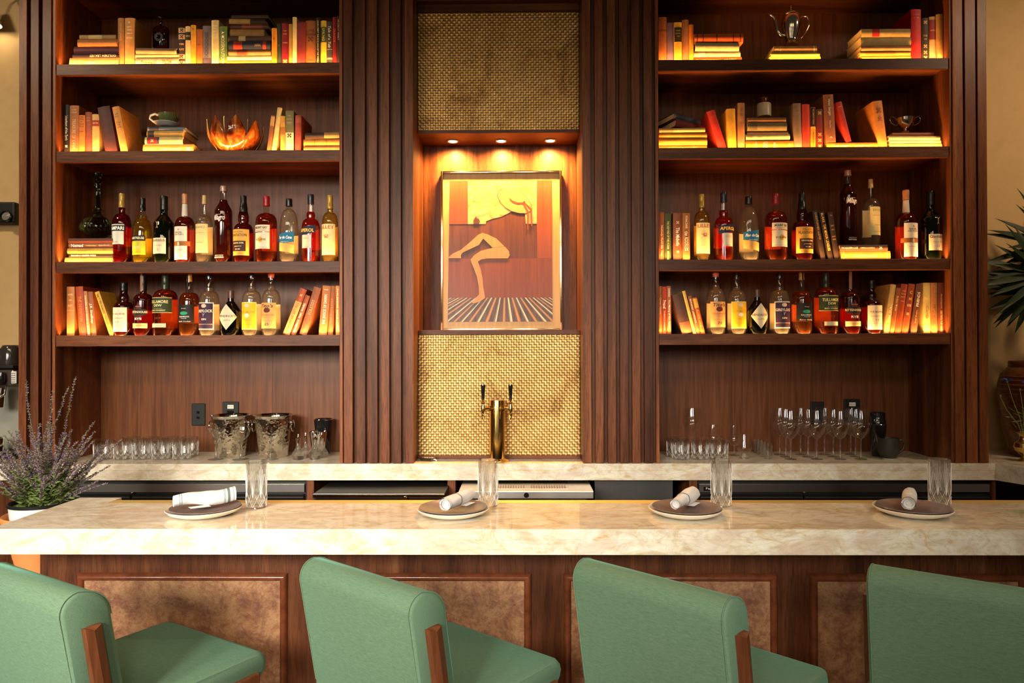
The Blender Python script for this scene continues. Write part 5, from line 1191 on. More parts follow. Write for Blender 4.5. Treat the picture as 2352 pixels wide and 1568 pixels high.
# dasher bottles
DB = MB().lathe([(0, 0), (.024, 0), (.026, .003), (.0315, .020), (.022, .038), (.0115, .055), (.0095, .088), (.0095, .092), (0, .092)], 10, mod=None)
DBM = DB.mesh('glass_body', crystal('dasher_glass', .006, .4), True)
DCM = MB().lathe([(0, .091), (.011, .091), (.011, .099), (.006, .102), (.004, .104), (.0026, .118), (0, .119)], 16).mesh('dasher_cap', CHROME, True)
for i, (u, Y) in enumerate([(685, 3.365), (702, 3.42), (724, 3.37), (739, 3.43)]):
    p = at(u, 1045, Y); t = thing('dasher_bottle', ['glass bitters dasher bottle nearest the ice bucket', 'glass bitters dasher bottle second from the ice bucket, set back', 'glass bitters dasher bottle in front of the steel tin', 'glass bitters dasher bottle nearest the black shaker, set back'][i], 'bottle', (p.x, Y, ZC+.0003), 'bitters dasher bottles', (0, 0, i))
    for nm, me in (('glass_body', DBM), ('dasher_cap', DCM)):
        o = bpy.data.objects.new(nm, me); C.objects.link(o); o.parent = t

# hammered ice buckets
m, nt, b = newmat('hammered_steel'); mp = coords(nt, (1, 1, 1)); vo = N(nt, 'ShaderNodeTexVoronoi'); vo.inputs['Scale'].default_value = 80
nt.links.new(mp.outputs[0], vo.inputs['Vector']); bump(nt, b, vo.outputs['Distance'], .5, .003)
b.inputs['Metallic'].default_value = 1; b.inputs['Base Color'].default_value = (.72, .66, .56, 1); b.inputs['Roughness'].default_value = .12; HAM = m
def bucket(u, lab):
    Y = 3.465; p = at(u, 1035, Y); t = thing('ice_bucket', lab, 'ice bucket', (p.x, Y, ZC+.0003), 'hammered ice buckets')
    MB().lathe([(0, 0), (.066, 0), (.069, .004), (.072, .04), (.074, .044), (.082, .125), (.0835, .129), (.0865, .185)], 48, close=False).build('body', HAM, t, True)
    MB().lathe([(.0865, .185), (.0935, .197), (.0945, .199), (.092, .200), (.085, .188), (.068, .006), (0, .005)], 48, close=False).build('rim', CHROME, t, True)
    for sg in (-1, 1):
        k_ = MB().tube([(sg*.082, 0, .163), (sg*.097, 0, .166)], [.007, .006], 10).build('handle_lug', CHROME, t, True)
        pts = [(sg*.0955+.0, .024*math.sin(a), .146+.024*math.cos(a)*1.1) for a in [2*math.pi*i/20 for i in range(21)]]
        MB().tube(pts, .0028, 8, False).build('ring', CHROME, k_, True)
    return t
bucket(530, 'hammered steel ice bucket standing below the square power outlet'); bucket(628, 'hammered steel ice bucket next to the dasher bottles')
p = at(731, 1045, 3.47); t = thing('mixing_tin', 'small steel mixing tin among the dasher bottles', 'tin', (p.x, 3.47, ZC+.0003))
MB().lathe([(0, 0), (.028, 0), (.030, .003), (.0415, .118), (.042, .120), (.040, .119), (.028, .004), (0, .004)], 32).build('cup', CHROME, t, True)
p = at(743, 1042, 3.545); t = thing('shaker_tin', 'tall black shaker tin behind the dasher bottles', 'shaker', (p.x, 3.545, ZC+.0003))
MB().lathe([(0, 0), (.030, 0), (.032, .003), (.046, .168), (.0445, .168), (.030, .006), (0, .006)], 32).build('cup', GLOSSBLACK, t, True)
MB().lathe([(.0452, .166), (.0468, .169), (.0452, .172), (.0440, .170)], 32, close=False).build('rolled_rim', CHROME, t, True)
p = at(2016, 1042, 3.455); t = thing('cocktail_shaker', 'tall black shaker set behind the dark mug', 'shaker', (p.x, 3.455, ZC+.0003))
MB().lathe([(0, 0), (.026, 0), (.028, .003), (.0385, .150), (.037, .152), (0, .152)], 32).build('tin', GLOSSBLACK, t, True)
MB().lathe([(0, .1525), (.0362, .1525), (.036, .172), (.034, .175), (.034, .190), (.033, .207), (.028, .210), (0, .210)], 32).build('lid', GLOSSBLACK, t, True)
MB().lathe([(.0372, .150), (.0392, .152), (.0372, .155)], 32, close=False).build('rim_band', CHROME, t, True)
p = at(2041, 1048, 3.385); t = thing('coffee_mug', 'matt dark grey mug beside the twelve wine glasses', 'mug', (p.x, 3.385, ZC+.0003))
MUG = plain('matt_stoneware', (.030, .027, .023), .45, 0, .4, .2, 60)
MB().lathe([(0, .001), (.026, .001), (.036, .008), (.046, .03), (.047, .05), (.0465, .094), (.044, .096), (.043, .05), (.032, .012), (0, .01)], 36).build('body', MUG, t, True)
MB().tube([(.045, 0, .080), (.062, 0, .086), (.074, 0, .070), (.068, 0, .042), (.044, 0, .024)], .0055, 10).build('handle', MUG, t, True)
MB().lathe([(.024, .001), (.026, .0), (.0275, .0016), (.026, .0025)], 32, close=False).build('foot_ring', WHITE, t, True)

# ================================================================== place settings
CREAM = plain('cream_glaze', lin('#f0e8d8'), .16, 0, .5, .05, 30)
GREY = plain('grey_glaze', (.20, .150, .140), .24, 0, .5, .10, 25)
LINEN = plain('napkin_linen', (.70, .68, .67), .85, 0, .2, .05, 90, .2)
STRIPE = plain('napkin_stripe', (.13, .17, .14), .85, 0, .2, .1, 90)
LOWP = MB().lathe([(0, .0), (.070, .0), (.080, .002), (.106, .012), (.114, .021), (.1125, .0225), (.103, .015), (.078, .007), (0, .006)], 64).mesh('side_plate', CREAM, True)
UPP = MB().lathe([(0, .0), (.060, .0), (.075, .003), (.099, .013), (.107, .018), (.106, .0195), (.095, .016), (.072, .0085), (0, .0075)], 64).mesh('side_plate', GREY, True)
UNDER = plain('grey_clay', (.045, .036, .030), .5)
PL = [(469, 2.262, 'beside the sideways napkin'), (1041, 2.262, 'in front of the beer tap'), (1574, 2.262, 'in front of the cut rocks glasses'), (2096, 2.27, 'nearest the brass flower vase')]
NAP = [((396, 1158), (543, 1130), .0215, .245), ((1022, 1166), (1082, 1132), .019, .17), ((1551, 1164), (1592, 1134), .020, .17), ((2087, 1162), (2090, 1127), .020, .17)]
for i, (u, Y, w_) in enumerate(PL):
    p = at(u, 1170, Y)
    o = inst('dinner_plate', LOWP, (p.x, Y, ZC+.0003), 'cream stoneware plate under a grey one, '+w_, 'plate', 'cream plates on the bar')
    o2 = inst('dinner_plate', UPP, (p.x+(.004 if i != 1 else .0), Y+.002, ZC+.0070), 'grey stoneware plate holding a rolled napkin, '+w_, 'plate', 'grey plates on the bar')
def napkin(i, A_, B_, r):
    (x0, y0), (x1, y1) = A_, B_
    zp = ZC+.0265+r
    a, b = Vector((x0, y0, zp)), Vector((x1, y1, zp+.004))
    d = (b-a); ln = d.length; d.normalize(); yaw = math.atan2(d.y, d.x)
    t = thing('rolled_napkin', ['white napkin with a green stripe lying sideways across the grey plate', 'rolled white napkin on the plate in front of the beer tap',
              'rolled white napkin with a cuff band on the plate before the rocks glasses', 'rolled white napkin on the plate nearest the brass flower vase'][i], 'napkin', a, 'rolled napkins', (0, -math.asin(d.z), yaw))
    n, seg = 26, 28; vs = []; fs = []; rn = random.Random(i)
    ph = [rn.uniform(0, 6) for _ in range(4)]
    def rad(s, a_):
        base = 1+.14*math.sin(3.0*s+ph[0])+(.18*math.exp(-((s-.58)/.12)**2) if i == 0 else .12*math.exp(-((s-.75)/.2)**2))
        if i in (2, 3) and s < .40: base *= .88
        base *= 1+.035*math.sin(3*a_+ph[1]+4*s)+.02*math.sin(7*a_+ph[2]+9*s)
        return r*base
    for j in range(n+1):
        s = j/n; sag = -.003*math.sin(math.pi*s)
        for k in range(seg):
            a_ = 2*math.pi*k/seg; q = rad(s, a_)
            zz = q*math.sin(a_)*0.93
            vs.append((s*ln, q*math.cos(a_), max(zz, -r*.97)+(.004*math.sin(2.2*math.pi*s) if i == 0 else 0)))
    for j in range(n):
        for k in range(seg): fs.append((j*seg+k, j*seg+(k+1) % seg, (j+1)*seg+(k+1) % seg, (j+1)*seg+k))
    MB().add(vs, fs).build('roll', LINEN, t, True)
    for e, sx in ((0, 0), (1, ln)):     # coiled ends
        vs = []; fs = []; m_ = 60; q = rad(e, 0)
        for k in range(m_+1):
            tt = k/m_; a_ = tt*2*math.pi*2.6; rr_ = q*(1.0-.86*tt)
            dep = (.012*tt)*(1 if e == 0 else -1)
            vs += [(sx+dep, rr_*math.cos(a_), rr_*math.sin(a_)*.93), (sx+dep*.6+(.003 if e == 0 else -.003), rr_*.80*math.cos(a_), rr_*.80*math.sin(a_)*.93)]
        for k in range(m_): fs.append((2*k, 2*k+2, 2*k+3, 2*k+1))
        MB().add(vs, fs).build('coiled_end', LINEN, t, True, fix=False)
        q2 = q*.9
        MB().lathe([(0, 0), (q2, 0)], 24, close=False).build('inner_fold', LINEN, t, True).matrix_basis = Matrix.Translation((sx+(.011 if e == 0 else -.011), 0, 0)) @ Matrix.Rotation(R_(90), 4, 'Y')
    for s0_, s1_ in ([(.86, .90), (.80, .806), (.82, .826), (.955, .961), (.09, .096), (.12, .126)] if i == 0 else [(.40, .425), (.03, .036)] if i < 3 else [(.03, .06)]):
        vs = []; fs = []
        for k in range(seg+1):
            a_ = 2*math.pi*k/seg
            for s in (s0_, s1_):
                q = rad(s, a_)+.0007; vs.append((s*ln, q*math.cos(a_), max(q*math.sin(a_)*.93, -r*.99)+(.004*math.sin(2.2*math.pi*s) if i == 0 else 0)))
        for k in range(seg): fs.append((2*k, 2*k+1, 2*k+3, 2*k+2))
        MB().add(vs, fs).build('woven_stripe', STRIPE, t, True, fix=False)
    # loose corner lying on the plate
    if i < 3:
        w2, l2 = r*1.0, ln*.32; x0_ = ln*(.22 if i == 0 else .45)
        MB().add([(x0_, -r*.5, -r*.96), (x0_+l2, -r*.5, -r*.96), (x0_+l2*1.1, -r*1.75, -r*1.02), (x0_+l2*.1, -r*1.6, -r*1.02)], [(0, 1, 2, 3)]).build('loose_corner', LINEN, t)
zt_ = ZC+.045
pts = []
for i, ((ua, va), (ub, vb), r, ln) in enumerate(NAP):
    Yp = PL[i][1]; xc_ = at(PL[i][0], 1170, Yp).x
    if i == 0:
        a = at(398, 1158, Yp-.035); b = at(540, 1130, Yp+.06)
    else:
        a = at(ua, va, Yp-.065); b = at(ub, vb, Yp+.085)
    napkin(i, (a.x, a.y), (b.x, b.y), r)

# ================================================================== shelf ornaments
# dark flask decanter on the top shelf
zb = at(360, 109, 3.36).z; p = at(369.5, 90, 3.36)
t = thing('decanter', 'dark flat-sided glass decanter with stopper standing on flat books', 'decanter', (p.x, 3.36, zb))
H = at(369, 38, 3.36).z-zb
def flask(sc, H):
    pr = [(0, 0), (.92, 0), (1, .02), (1, .50), (.94, .60), (.70, .655), (.24, .68), (.17, .70), (.17, .78), (.22, .80), (0, .80)]
    return MB().lathe([(r*sc, z*H) for r, z in pr], 32, mod=lambda a, z: (abs(math.cos(a))**6*.12+abs(math.sin(a))**6+abs(math.sin(a)*math.cos(a))*.2)**0 if False else 1)
fl = flask(0.039, H); fl.v = [(x, y*.55, z) for x, y, z in fl.v]
fl.build('glass_body', glass('dark_decanter', (.10, .018, .008), 0.02, 1.45), t, True)
MB().lathe([(0, .805*H), (.008, .805*H), (.010, .83*H), (.006, .86*H), (.012, .90*H), (.013, .96*H), (.008, H), (0, H)], 16).build('stopper', glass('dark_stopper', (.25, .08, .04), 0, 1.45), t, True)
MB().lathe([(.010, -.0004), (.020, -.0004), (.020, .0004), (.010, .0004)], 24, close=False).build('embossed_seal', ink('#1c0c07'), t).matrix_basis = Matrix.Translation((0, -.0222, .28*H)) @ Matrix.Rotation(R_(90), 4, 'X')

# cup and saucer
zb = at(381, 291, 3.37).z+0.001; p = at(384, 285, 3.37)
t = thing('teacup', 'green plaid teacup with white handle standing on its saucer', 'cup', (p.x+.008, 3.37, zb+.012))
PLD = None
m, nt, b = newmat('plaid_glaze'); mp = coords(nt, (1, 1, 1)); wv = N(nt, 'ShaderNodeTexWave'); wv.inputs['Scale'].default_value = 60; wv.inputs['Distortion'].default_value = .6
wv2 = N(nt, 'ShaderNodeTexWave', bands_direction='Z'); wv2.inputs['Scale'].default_value = 60; wv2.inputs['Distortion'].default_value = .4
for q in (wv, wv2): nt.links.new(mp.outputs[0], q.inputs['Vector'])
c_ = mixc(nt, wv.outputs['Fac'], (.05, .085, .03), (.24, .24, .08)); c_ = mixc(nt, wv2.outputs['Fac'], c_, (.07, .11, .04), 'MULTIPLY' if False else 'MIX')
nt.links.new(c_, b.inputs['Base Color']); b.inputs['Roughness'].default_value = .12
MB().lathe([(0, 0), (.022, 0), (.024, .004), (.036, .010), (.044, .024), (.047, .043), (.0455, .043), (.042, .024), (.034, .012), (0, .006)], 40).build('bowl', m, t, True)
MB().tube([(-.040, -.012, .036), (-.058, -.018, .042), (-.074, -.022, .034), (-.078, -.023, .018), (-.064, -.019, .006), (-.042, -.012, .010)], .0052, 10).build('handle', WHITE, t, True)
sp = MB().lathe([(0, .002), (.028, .002), (.030, 0), (.036, .002), (.058, .012), (.0575, .0135), (.034, .0065), (.026, .0055), (0, .0055)], 48).build('saucer', WHITE)
tag(sp, 'white saucer on the stack of books, holding the green plaid cup', 'saucer'); sp.location = (p.x, 3.37, zb)

# lotus bowl
zb = SHELFZ[2]; p = at(540, 330, 3.37)
t = thing('lotus_bowl', 'amber lotus-shaped bowl with eight petals and beaded brass stamens', 'bowl', (p.x, 3.375, zb+.0005))
AM = amber()
def petal(sc):
    n, m_ = 16, 8; vs = []; fs = []
    for i in range(n+1):
        s = i/n                                             # along the petal
        yo = .048+.078*math.sin(min(1, s*1.35)*math.pi/2); zo = .168*sc*s**1.15+.002
        hw = .021+.024*math.sin(math.pi*min(1, s/.9))**.8
        if s > .5: hw = (.021+.024*math.sin(math.pi*.5/.9)**.8)*max(.012, 1-((s-.5)/.5)**1.9)
        for j in range(m_+1):
            q = -1+2*j/m_
            vs.append((q*hw, -(yo-.012*q*q*(hw/.045)), zo))
    for i in range(n):
        for j in range(m_): a = i*(m_+1)+j; fs.append((a, a+1, a+m_+2, a+m_+1))
    return MB().add(vs, fs)
pm = petal(1.0).mesh('petal', AM, True); bm_ = bmesh.new(); bm_.from_mesh(pm)
bmesh.ops.solidify(bm_, geom=bm_.faces[:], thickness=.0022); bm_.to_mesh(pm); bm_.free(); pm.polygons.foreach_set('use_smooth', [True]*len(pm.polygons))
for i in range(8):
    o = bpy.data.objects.new('petal', pm); C.objects.link(o); o.parent = t; o.rotation_euler = (0, 0, 2*math.pi*(i+.5)/8); o.scale = (1, 1, .98 if i % 2 else 1.0)
for i in range(8):
    a = 2*math.pi*i/8
    f = lambda r, z: (r*math.sin(a), -r*math.cos(a), z)
    s_ = MB().tube([f(.035, .002), f(.085, .020), f(.118, .070), f(.131, .115), f(.134, .152)], .0014, 6).build('stamen', OLDGOLD, t, True)
    MB().lathe([(0, -.003), (.003, 0), (0, .003)], 10, f(.134, .154)).build('bead', GOLD, s_, True)
MB().lathe([(0, 0), (.045, 0), (.048, .003), (.042, .006), (0, .006)], 32).build('base_disc', OLDGOLD, t, True)

# ribbed green genie bottle
zb = at(225, 546.5, 3.36).z; p = at(223.5, 520, 3.36); H = at(223, 394, 3.36).z-zb
t = thing('genie_bottle', 'green ribbed glass genie bottle with long neck on stacked books', 'decorative bottle', (p.x, 3.36, zb+.0005))
pr = [(0, 0), (.36, 0), (.45, .01), (.85, .06), (1, .13), (.97, .19), (.72, .27), (.38, .33), (.24, .37), (.22, .395), (.36, .40), (.38, .415), (.25, .435), (.20, .46), (.165, .80), (.18, .82), (.28, .835), (.28, .845), (.16, .86), (.18, .90), (.30, .955), (.27, .985), (.12, 1.0), (0, 1.0)]
MB().lathe([(r*.0725, z*H) for r, z in pr], 96, mod=lambda a, z: 1+.025*math.cos(24*a)*(1 if z < .3*H else 0)).build('glass_body', glass('green_glass', (.16, .19, .05), .02, 1.4), t, True)

# silver teapot
zb = at(1818, 105, 3.36).z; p = at(1817, 80, 3.36)
t = thing('teapot', 'tarnished silver coffee pot with curved spout on stacked books', 'teapot', (p.x, 3.36, zb+.0005))
MB().lathe([(0, 0), (.033, 0), (.035, .003), (.030, .010), (.026, .018), (.027, .030), (.036, .055), (.043, .085), (.0445, .108), (.041, .128), (.034, .139), (.036, .142), (.033, .144), (0, .146)], 40).build('body', SILVER, t, True)
lid = MB().lathe([(0, .145), (.033, .145), (.030, .151), (.018, .158), (.007, .161), (.004, .166), (.007, .171), (.003, .176), (.002, .188), (0, .190)], 32).build('lid', SILVER, t, True)
MB().tube([(-.030, 0, .046), (-.048, 0, .050), (-.062, 0, .070), (-.070, 0, .105), (-.080, 0, .132), (-.096, 0, .146), (-.106, 0, .146)], [.013, .011, .009, .007, .0055, .005, .006], 12).build('spout', SILVER, t, True)
MB().tube([(.038, 0, .122), (.054, 0, .137), (.072, 0, .136), (.083, 0, .118), (.082, 0, .092), (.066, 0, .058), (.046, 0, .036), (.034, 0, .040)], [.004, .0042, .0044, .0044, .004, .0035, .003, .003], 10).build('handle', SILVER, t, True)

# stoneware jar
zb = at(1754, 269.3, 3.36).z+.001; p = at(1754.7, 250, 3.36)
t = thing('stoneware_jar', 'small cream stoneware jar with brown glazed neck on stacked books', 'jar', (p.x, 3.36, zb))
MB().lathe([(0, 0), (.030, 0), (.032, .002), (.032, .056), (.030, .061)], 36, close=False).build('body', plain('salt_glaze', lin('#cbbd98'), .35, 0, .5, .12, 30), t, True)
MB().lathe([(.030, .061), (.024, .066), (.016, .068), (.0145, .072), (.0145, .083), (.0175, .086), (.018, .089), (.013, .090), (.012, .07)], 36, close=False).build('neck', plain('brown_glaze', (.14, .04, .015), .15, 0, .6, .3, 40), t, True)

# silver sugar bowl
zb = at(2080, 305, 3.35).z+.001; p = at(2079, 290, 3.35)
t = thing('sugar_bowl', 'two-handled tarnished silver sugar bowl on stacked books', 'bowl', (p.x, 3.35, zb))
MB().lathe([(0, 0), (.017, 0), (.018, .003), (.007, .008), (.006, .016), (.020, .024), (.034, .040), (.037, .058), (.0385, .066), (.037, .067), (.035, .056), (.018, .027), (0, .022)], 40).build('body', SILVER, t, True)
for sg in (-1, 1):
    MB().tube([(sg*.036, 0, .058), (sg*.048, 0, .070), (sg*.064, 0, .074), (sg*.071, 0, .062), (sg*.064, 0, .046), (sg*.046, 0, .034), (sg*.034, 0, .036)], .0022, 8).build('handle', SILVER, t, True)

# ================================================================== beer tap, outlets, small things
p = at(1142.5, 1050, 3.305)
t = thing('beer_tap_tower', 'polished brass beer tower with two black-handled taps', 'beer tap', (p.x, 3.305, ZC+.0003))
zt = at(1142, 918, 3.305).z-ZC
MB().lathe([(0, 0), (.052, 0), (.053, .004), (.048, .008), (.040, .010), (.0355, .014), (0, .014)], 40).build('base_flange', GOLD, t, True)
MB().lathe([(.0355, .014), (.0355, zt-.006), (.0345, zt-.001), (.030, zt), (0, zt)], 48).build('column', GOLD, t, True)
for sg in (-1, 1):
    zf = zt-.036
    fx = MB().tube([(sg*.022, -.025, zf), (sg*.038, -.052, zf)], [.013, .011], 16).build('faucet', GOLD, t, True)
    MB().tube([(sg*.036, -.048, zf), (sg*.060, -.062, zf)], [.0085, .0085], 14).build('shank', GOLD, fx, True)
    MB().lathe([(0, -.012), (.0095, -.012), (.010, 0), (.008, .012), (.0065, .020), (.009, .024), (.009, .030), (.005, .034), (.005, .046), (0, .046)], 20, (sg*.062, -.063, zf)).build('valve_body', GOLD, fx, True)
    MB().tube([(sg*.062, -.063, zf-.010), (sg*.062, -.076, zf-.026), (sg*.058, -.082, zf-.046)], [.0075, .007, .0065], 14).build('spout', GOLD, fx, True)
    MB().lathe([(0, .040), (.0062, .040), (.0068, .048), (.0085, .075), (.0105, .104), (.0095, .110), (0, .110)], 20, (sg*.062, -.063, zf)).build('tap_handle', GLOSSBLACK, t, True)
p0, p1 = at(969, 1054, 3.33), at(997, 1054, 3.33)
t = thing('card_reader', 'small black device with a pale cable end on the counter beside the tap', 'device', ((p0.x+p1.x)/2, 3.33, ZC+.0003), rot=(0, 0, R_(-14)))
hw = (p1.x-p0.x)/2
MB().box(-hw, hw, -.022, .022, 0, .013, .002).build('body', GLOSSBLACK, t)
MB().tube([(hw, 0, .006), (hw+.010, -.002, .006), (hw+.016, -.008, .003)], .003, 8).build('cable_plug', WHITE, t, True)
def outlet(u0, u1, v0, v1, lab, kind):
    Y = YBP-.0005; a, b = at(u0, v0, Y), at(u1, v1, Y)
    t = thing('power_outlet', lab, 'outlet', ((a.x+b.x)/2, Y, b.z), 'black wall outlets'); w2, h2 = (b.x-a.x)/2, a.z-b.z
    MB().box(-w2, w2, -.007, 0, 0, h2, .003).build('cover_plate', BLACK, t)
    if kind:
        MB().box(-w2*.42, w2*.42, -.010, -.007, h2*.16, h2*.62, .001).build('socket_insert', GLOSSBLACK, t)
        MB().box(-w2*.36, w2*.40, -.0082, -.0071, h2*.70, h2*.86).build('paper_tag', paper('#e8e0d0'), t)
        text_on(t, 'BAR 12-14', lambda x, y: (x+w2*.02, -.0086, h2*.78+y), w2*.6, h2*.08, ink('#4a4038'))
    else:
        for zf in (.36, .60): MB().box(-w2*.22, w2*.22, -.0085, -.0071, h2*zf-.006, h2*zf+.006, .0008).build('socket_insert', GLOSSBLACK, t)
outlet(441, 472, 926, 977, 'tall black cable outlet on the veneer beside the ice buckets', 0)
outlet(512, 549, 922, 975, 'square black power outlet with paper tag above the ice bucket', 1)
outlet(1861, 1892.5, 922, 974, 'black cable outlet behind the wine glasses', 0)
outlet(1937, 1975, 916, 970, 'square black power outlet with paper tag behind the wine glasses', 1)

# ================================================================== under the back counter
def part_box(t, o, name, mat, u0, u1, v0, v1, Y0, Y1, bev=.001):
    a, b = at(u0, v0, Y0), at(u1, v1, Y0)
    return MB().box(a.x-o[0], b.x-o[0], Y0-o[1], Y1-o[1], b.z-o[2], a.z-o[2], bev).build(name, mat, t)
SS = plain('satin_steel', (.66, .62, .57), .24, 1.0)
def fridge(lab, u0, u1, ur0, ur1, seam, badge):
    Yf = 3.262; a, b = at(u0, 1108, Yf), at(u1, 1108, Yf)
    t = thing('undercounter_fridge', lab, 'fridge', ((a.x+b.x)/2, Yf, 0)); w2 = (b.x-a.x)/2; o = ((a.x+b.x)/2, Yf, 0)
    MB().box(-w2, w2, .012, .36, .0, .982, .002).build('cabinet', BLACK, t)
    r = part_box(t, o, 'top_rail', SS, ur0, ur1, 1111.5, 1130, Yf-.004, Yf+.011)
    zt = at(u0, 1134, Yf).z
    xs = (at(seam, 1140, Yf).x-o[0])
    for x0, x1 in ((-w2+.006, xs-.002), (xs+.002, w2-.006)):
        d = MB().box(x0, x1, -.006, .011, .10, zt, .003).build('door', GLOSSBLACK, t)
        MB().box(x0+.004, x1-.004, -.0075, -.0062, zt-.016, zt-.0125, .0004).build('door_pull', plain('dark_trim', (.09, .085, .08), .3, .6), d)
    MB().lathe([(0, 0), (.007, 0), (.007, .006), (.004, .008), (0, .008)], 16).build('hinge_pin', CHROME, t, True).location = (xs*.97, -.002, zt+.0005)
    if badge:
        aa, bb = at(1616, 1117, Yf-.005), at(1650, 1127, Yf-.005); cx_, cz_ = (aa.x+bb.x)/2-o[0], (aa.z+bb.z)/2
        k_ = MB().box(aa.x-o[0], bb.x-o[0], -.0055, -.0042, bb.z, aa.z, .0004).build('badge', GLOSSBLACK, r)
        text_on(r, 'Fagor', lambda x, y: (cx_+x, -.0062, cz_+y), .050, .012, ink('#c8c4bc'), .01, 0, 1.6)
fridge('black undercounter fridge with steel rail behind the lavender plant', 40, 702, 60, 699, 302, False)
fridge('black undercounter fridge with steel rail and small badge, palm side', 1604, 2276, 1606, 2274, 1845, True)
for i, (u0, u1) in enumerate([(704, 721), (1028, 1046), (1583, 1601.5), (2279, 2287)]):
    a, b = at(u0, 1120, 3.25), at(u1, 1120, 3.25)
    o = MB().box(a.x, b.x, 3.25, 3.60, .0, ZU-.001).build('divider_post', walnut('Z', .9))
    tag(o, ['walnut divider between the fridge and the black drawer unit', 'walnut divider between black drawer unit and steel drainer', 'walnut divider beside the badged fridge', 'narrow walnut divider under the counter corner'][i], 'divider', 'walnut dividers under the counter')
a = at(-20, 1110, 3.25); b = at(37, 1110, 3.25)
o = MB().box(-3.2, b.x, 3.25, 3.27, 0, ZU-.001).build('end_cabinet', walnut('Z', .8)); tag(o, 'plain walnut cabinet front under the espresso machine', 'cabinet')
o = MB().box(-2.3, 2.6, 3.605, 3.655, 0, ZU-.001).build('shade_board_1', DARKVOID); o['kind'] = 'structure'  # near-black board painted as the shade behind the cabinets
# black drawer unit with chrome rail
a, b = at(718, 1134, 3.06), at(1021, 1134, 3.06); zt = a.z
t = thing('bottle_cooler', 'low black cooler with chrome front rail and brass key tag', 'cooler', ((a.x+b.x)/2, 3.06, 0)); w2 = (b.x-a.x)/2
MB().box(-w2, w2, .012, .50, .0, zt, .003).build('body', BLACK, t)
MB().box(-w2, w2, -.004, .0115, zt-.016, zt-.001, .003).build('chrome_rail', CHROME, t)
MB().box(-w2+.01, w2-.01, .004, .0118, .08, zt-.020, .002).build('door', GLOSSBLACK, t)
kx = at(929, 1142, 3.05).x-(a.x+b.x)/2
MB().tube([(0, .003, 0), (0, -.003, 0)], .012, 20).build('key_tag', GOLD, t, True).location = (kx, -.006, zt-.022)
# steel drainer
a, b = at(1053, 1128, 3.05), at(1364, 1128, 3.05); zt = a.z
t = thing('glass_drainer', 'stainless steel glass drainer with slotted tray and round lock', 'drainer', ((a.x+b.x)/2, 3.05, 0)); w2 = (b.x-a.x)/2
zb = at(1053, 1145.5, 3.05).z
MB().box(-w2, w2, 0, .50, zb, zt, .003).build('top', steel('pale_steel', (.74, .70, .64), .30), t)
MB().box(-w2+.02, w2-.03, .012, .48, 0, zb-.001, .003).build('body', BLACK, t)
tr = MB().box(w2-.46, w2-.10, .05, .42, zt-.004, zt+.0015, .001).build('tray', steel('tray_steel', (.55, .5, .45), .25), t)
for i in range(30):
    if i in (14, 15): continue
    MB().box(w2-.445+i*.0112, w2-.445+i*.0112+.006, .065, .115, zt+.0016, zt+.0030).build('slot', plain('slot_copper', (.16, .07, .03), .4), tr)
lx = at(1209, 1137, 3.049).x-(a.x+b.x)/2
lk = MB().lathe([(0, 0), (.010, 0), (.011, .002), (.009, .004), (0, .004)], 24).build('lock', GLOSSBLACK, t, True); lk.matrix_basis = Matrix.Translation((lx, -.0002, (zt+zb)/2)) @ Matrix.Rotation(R_(90), 4, 'X')
MB().box(lx-.004, lx+.004, -.0055, -.0043, (zt+zb)/2-.001, (zt+zb)/2+.001).build('keyway', CHROME, t)
a, b = at(1366, 1110, 3.27), at(1545, 1110, 3.27)
o = MB().box(a.x, b.x, 3.27, 3.30, 0, ZU-.001).build('cover_panel', plain('charcoal_panel', (.035, .033, .030), .5, 0, .5, .2, 200)); tag(o, 'dark charcoal panel under the counter between drainer and fridge', 'panel')

# ================================================================== potted Russian sage
YPP = 2.66; p = at(97, 1158, YPP); zr = 1.018
t = thing('potted_lavender', 'lavender-like flowering plant in a white nursery pot at the bar end', 'plant', (p.x, YPP, zr-.20))
MB().lathe([(0, 0), (.082, 0), (.088, .004), (.106, .188)], 40, close=False).build('pot', plain('white_plastic', (.78, .77, .74), .35), t, True)
MB().lathe([(.104, .186), (.110, .188), (.111, .198), (.107, .200), (.100, .190), (.085, .02), (0, .02)], 40, close=False).build('liner_rim', BLACK, t, True)
MB().lathe([(0, .165), (.10, .165)], 24, close=False).build('soil', plain('soil', (.03, .02, .014), .9, 0, .2, .5, 90, .8), t)
rn = random.Random(11); leaf = MB(); flo = MB(); buds = MB(); stem = MB()
def mini_leaf(mb, p, d, ln, wd):
    d = d.normalized(); s = d.cross(Vector((rn.uniform(-1, 1), rn.uniform(-1, 1), rn.uniform(-.3, 1)))).normalized()*wd
    m_ = p+d*ln*.45; nn = d.cross(s).normalized()*wd*.35
    mb.add([p, m_+s+nn, p+d*ln, m_-s+nn], [(0, 1, 2, 3)])
tall = [(60, 868), (115, 890), (147, 862), (186, 883), (200, 966), (228, 1010)]
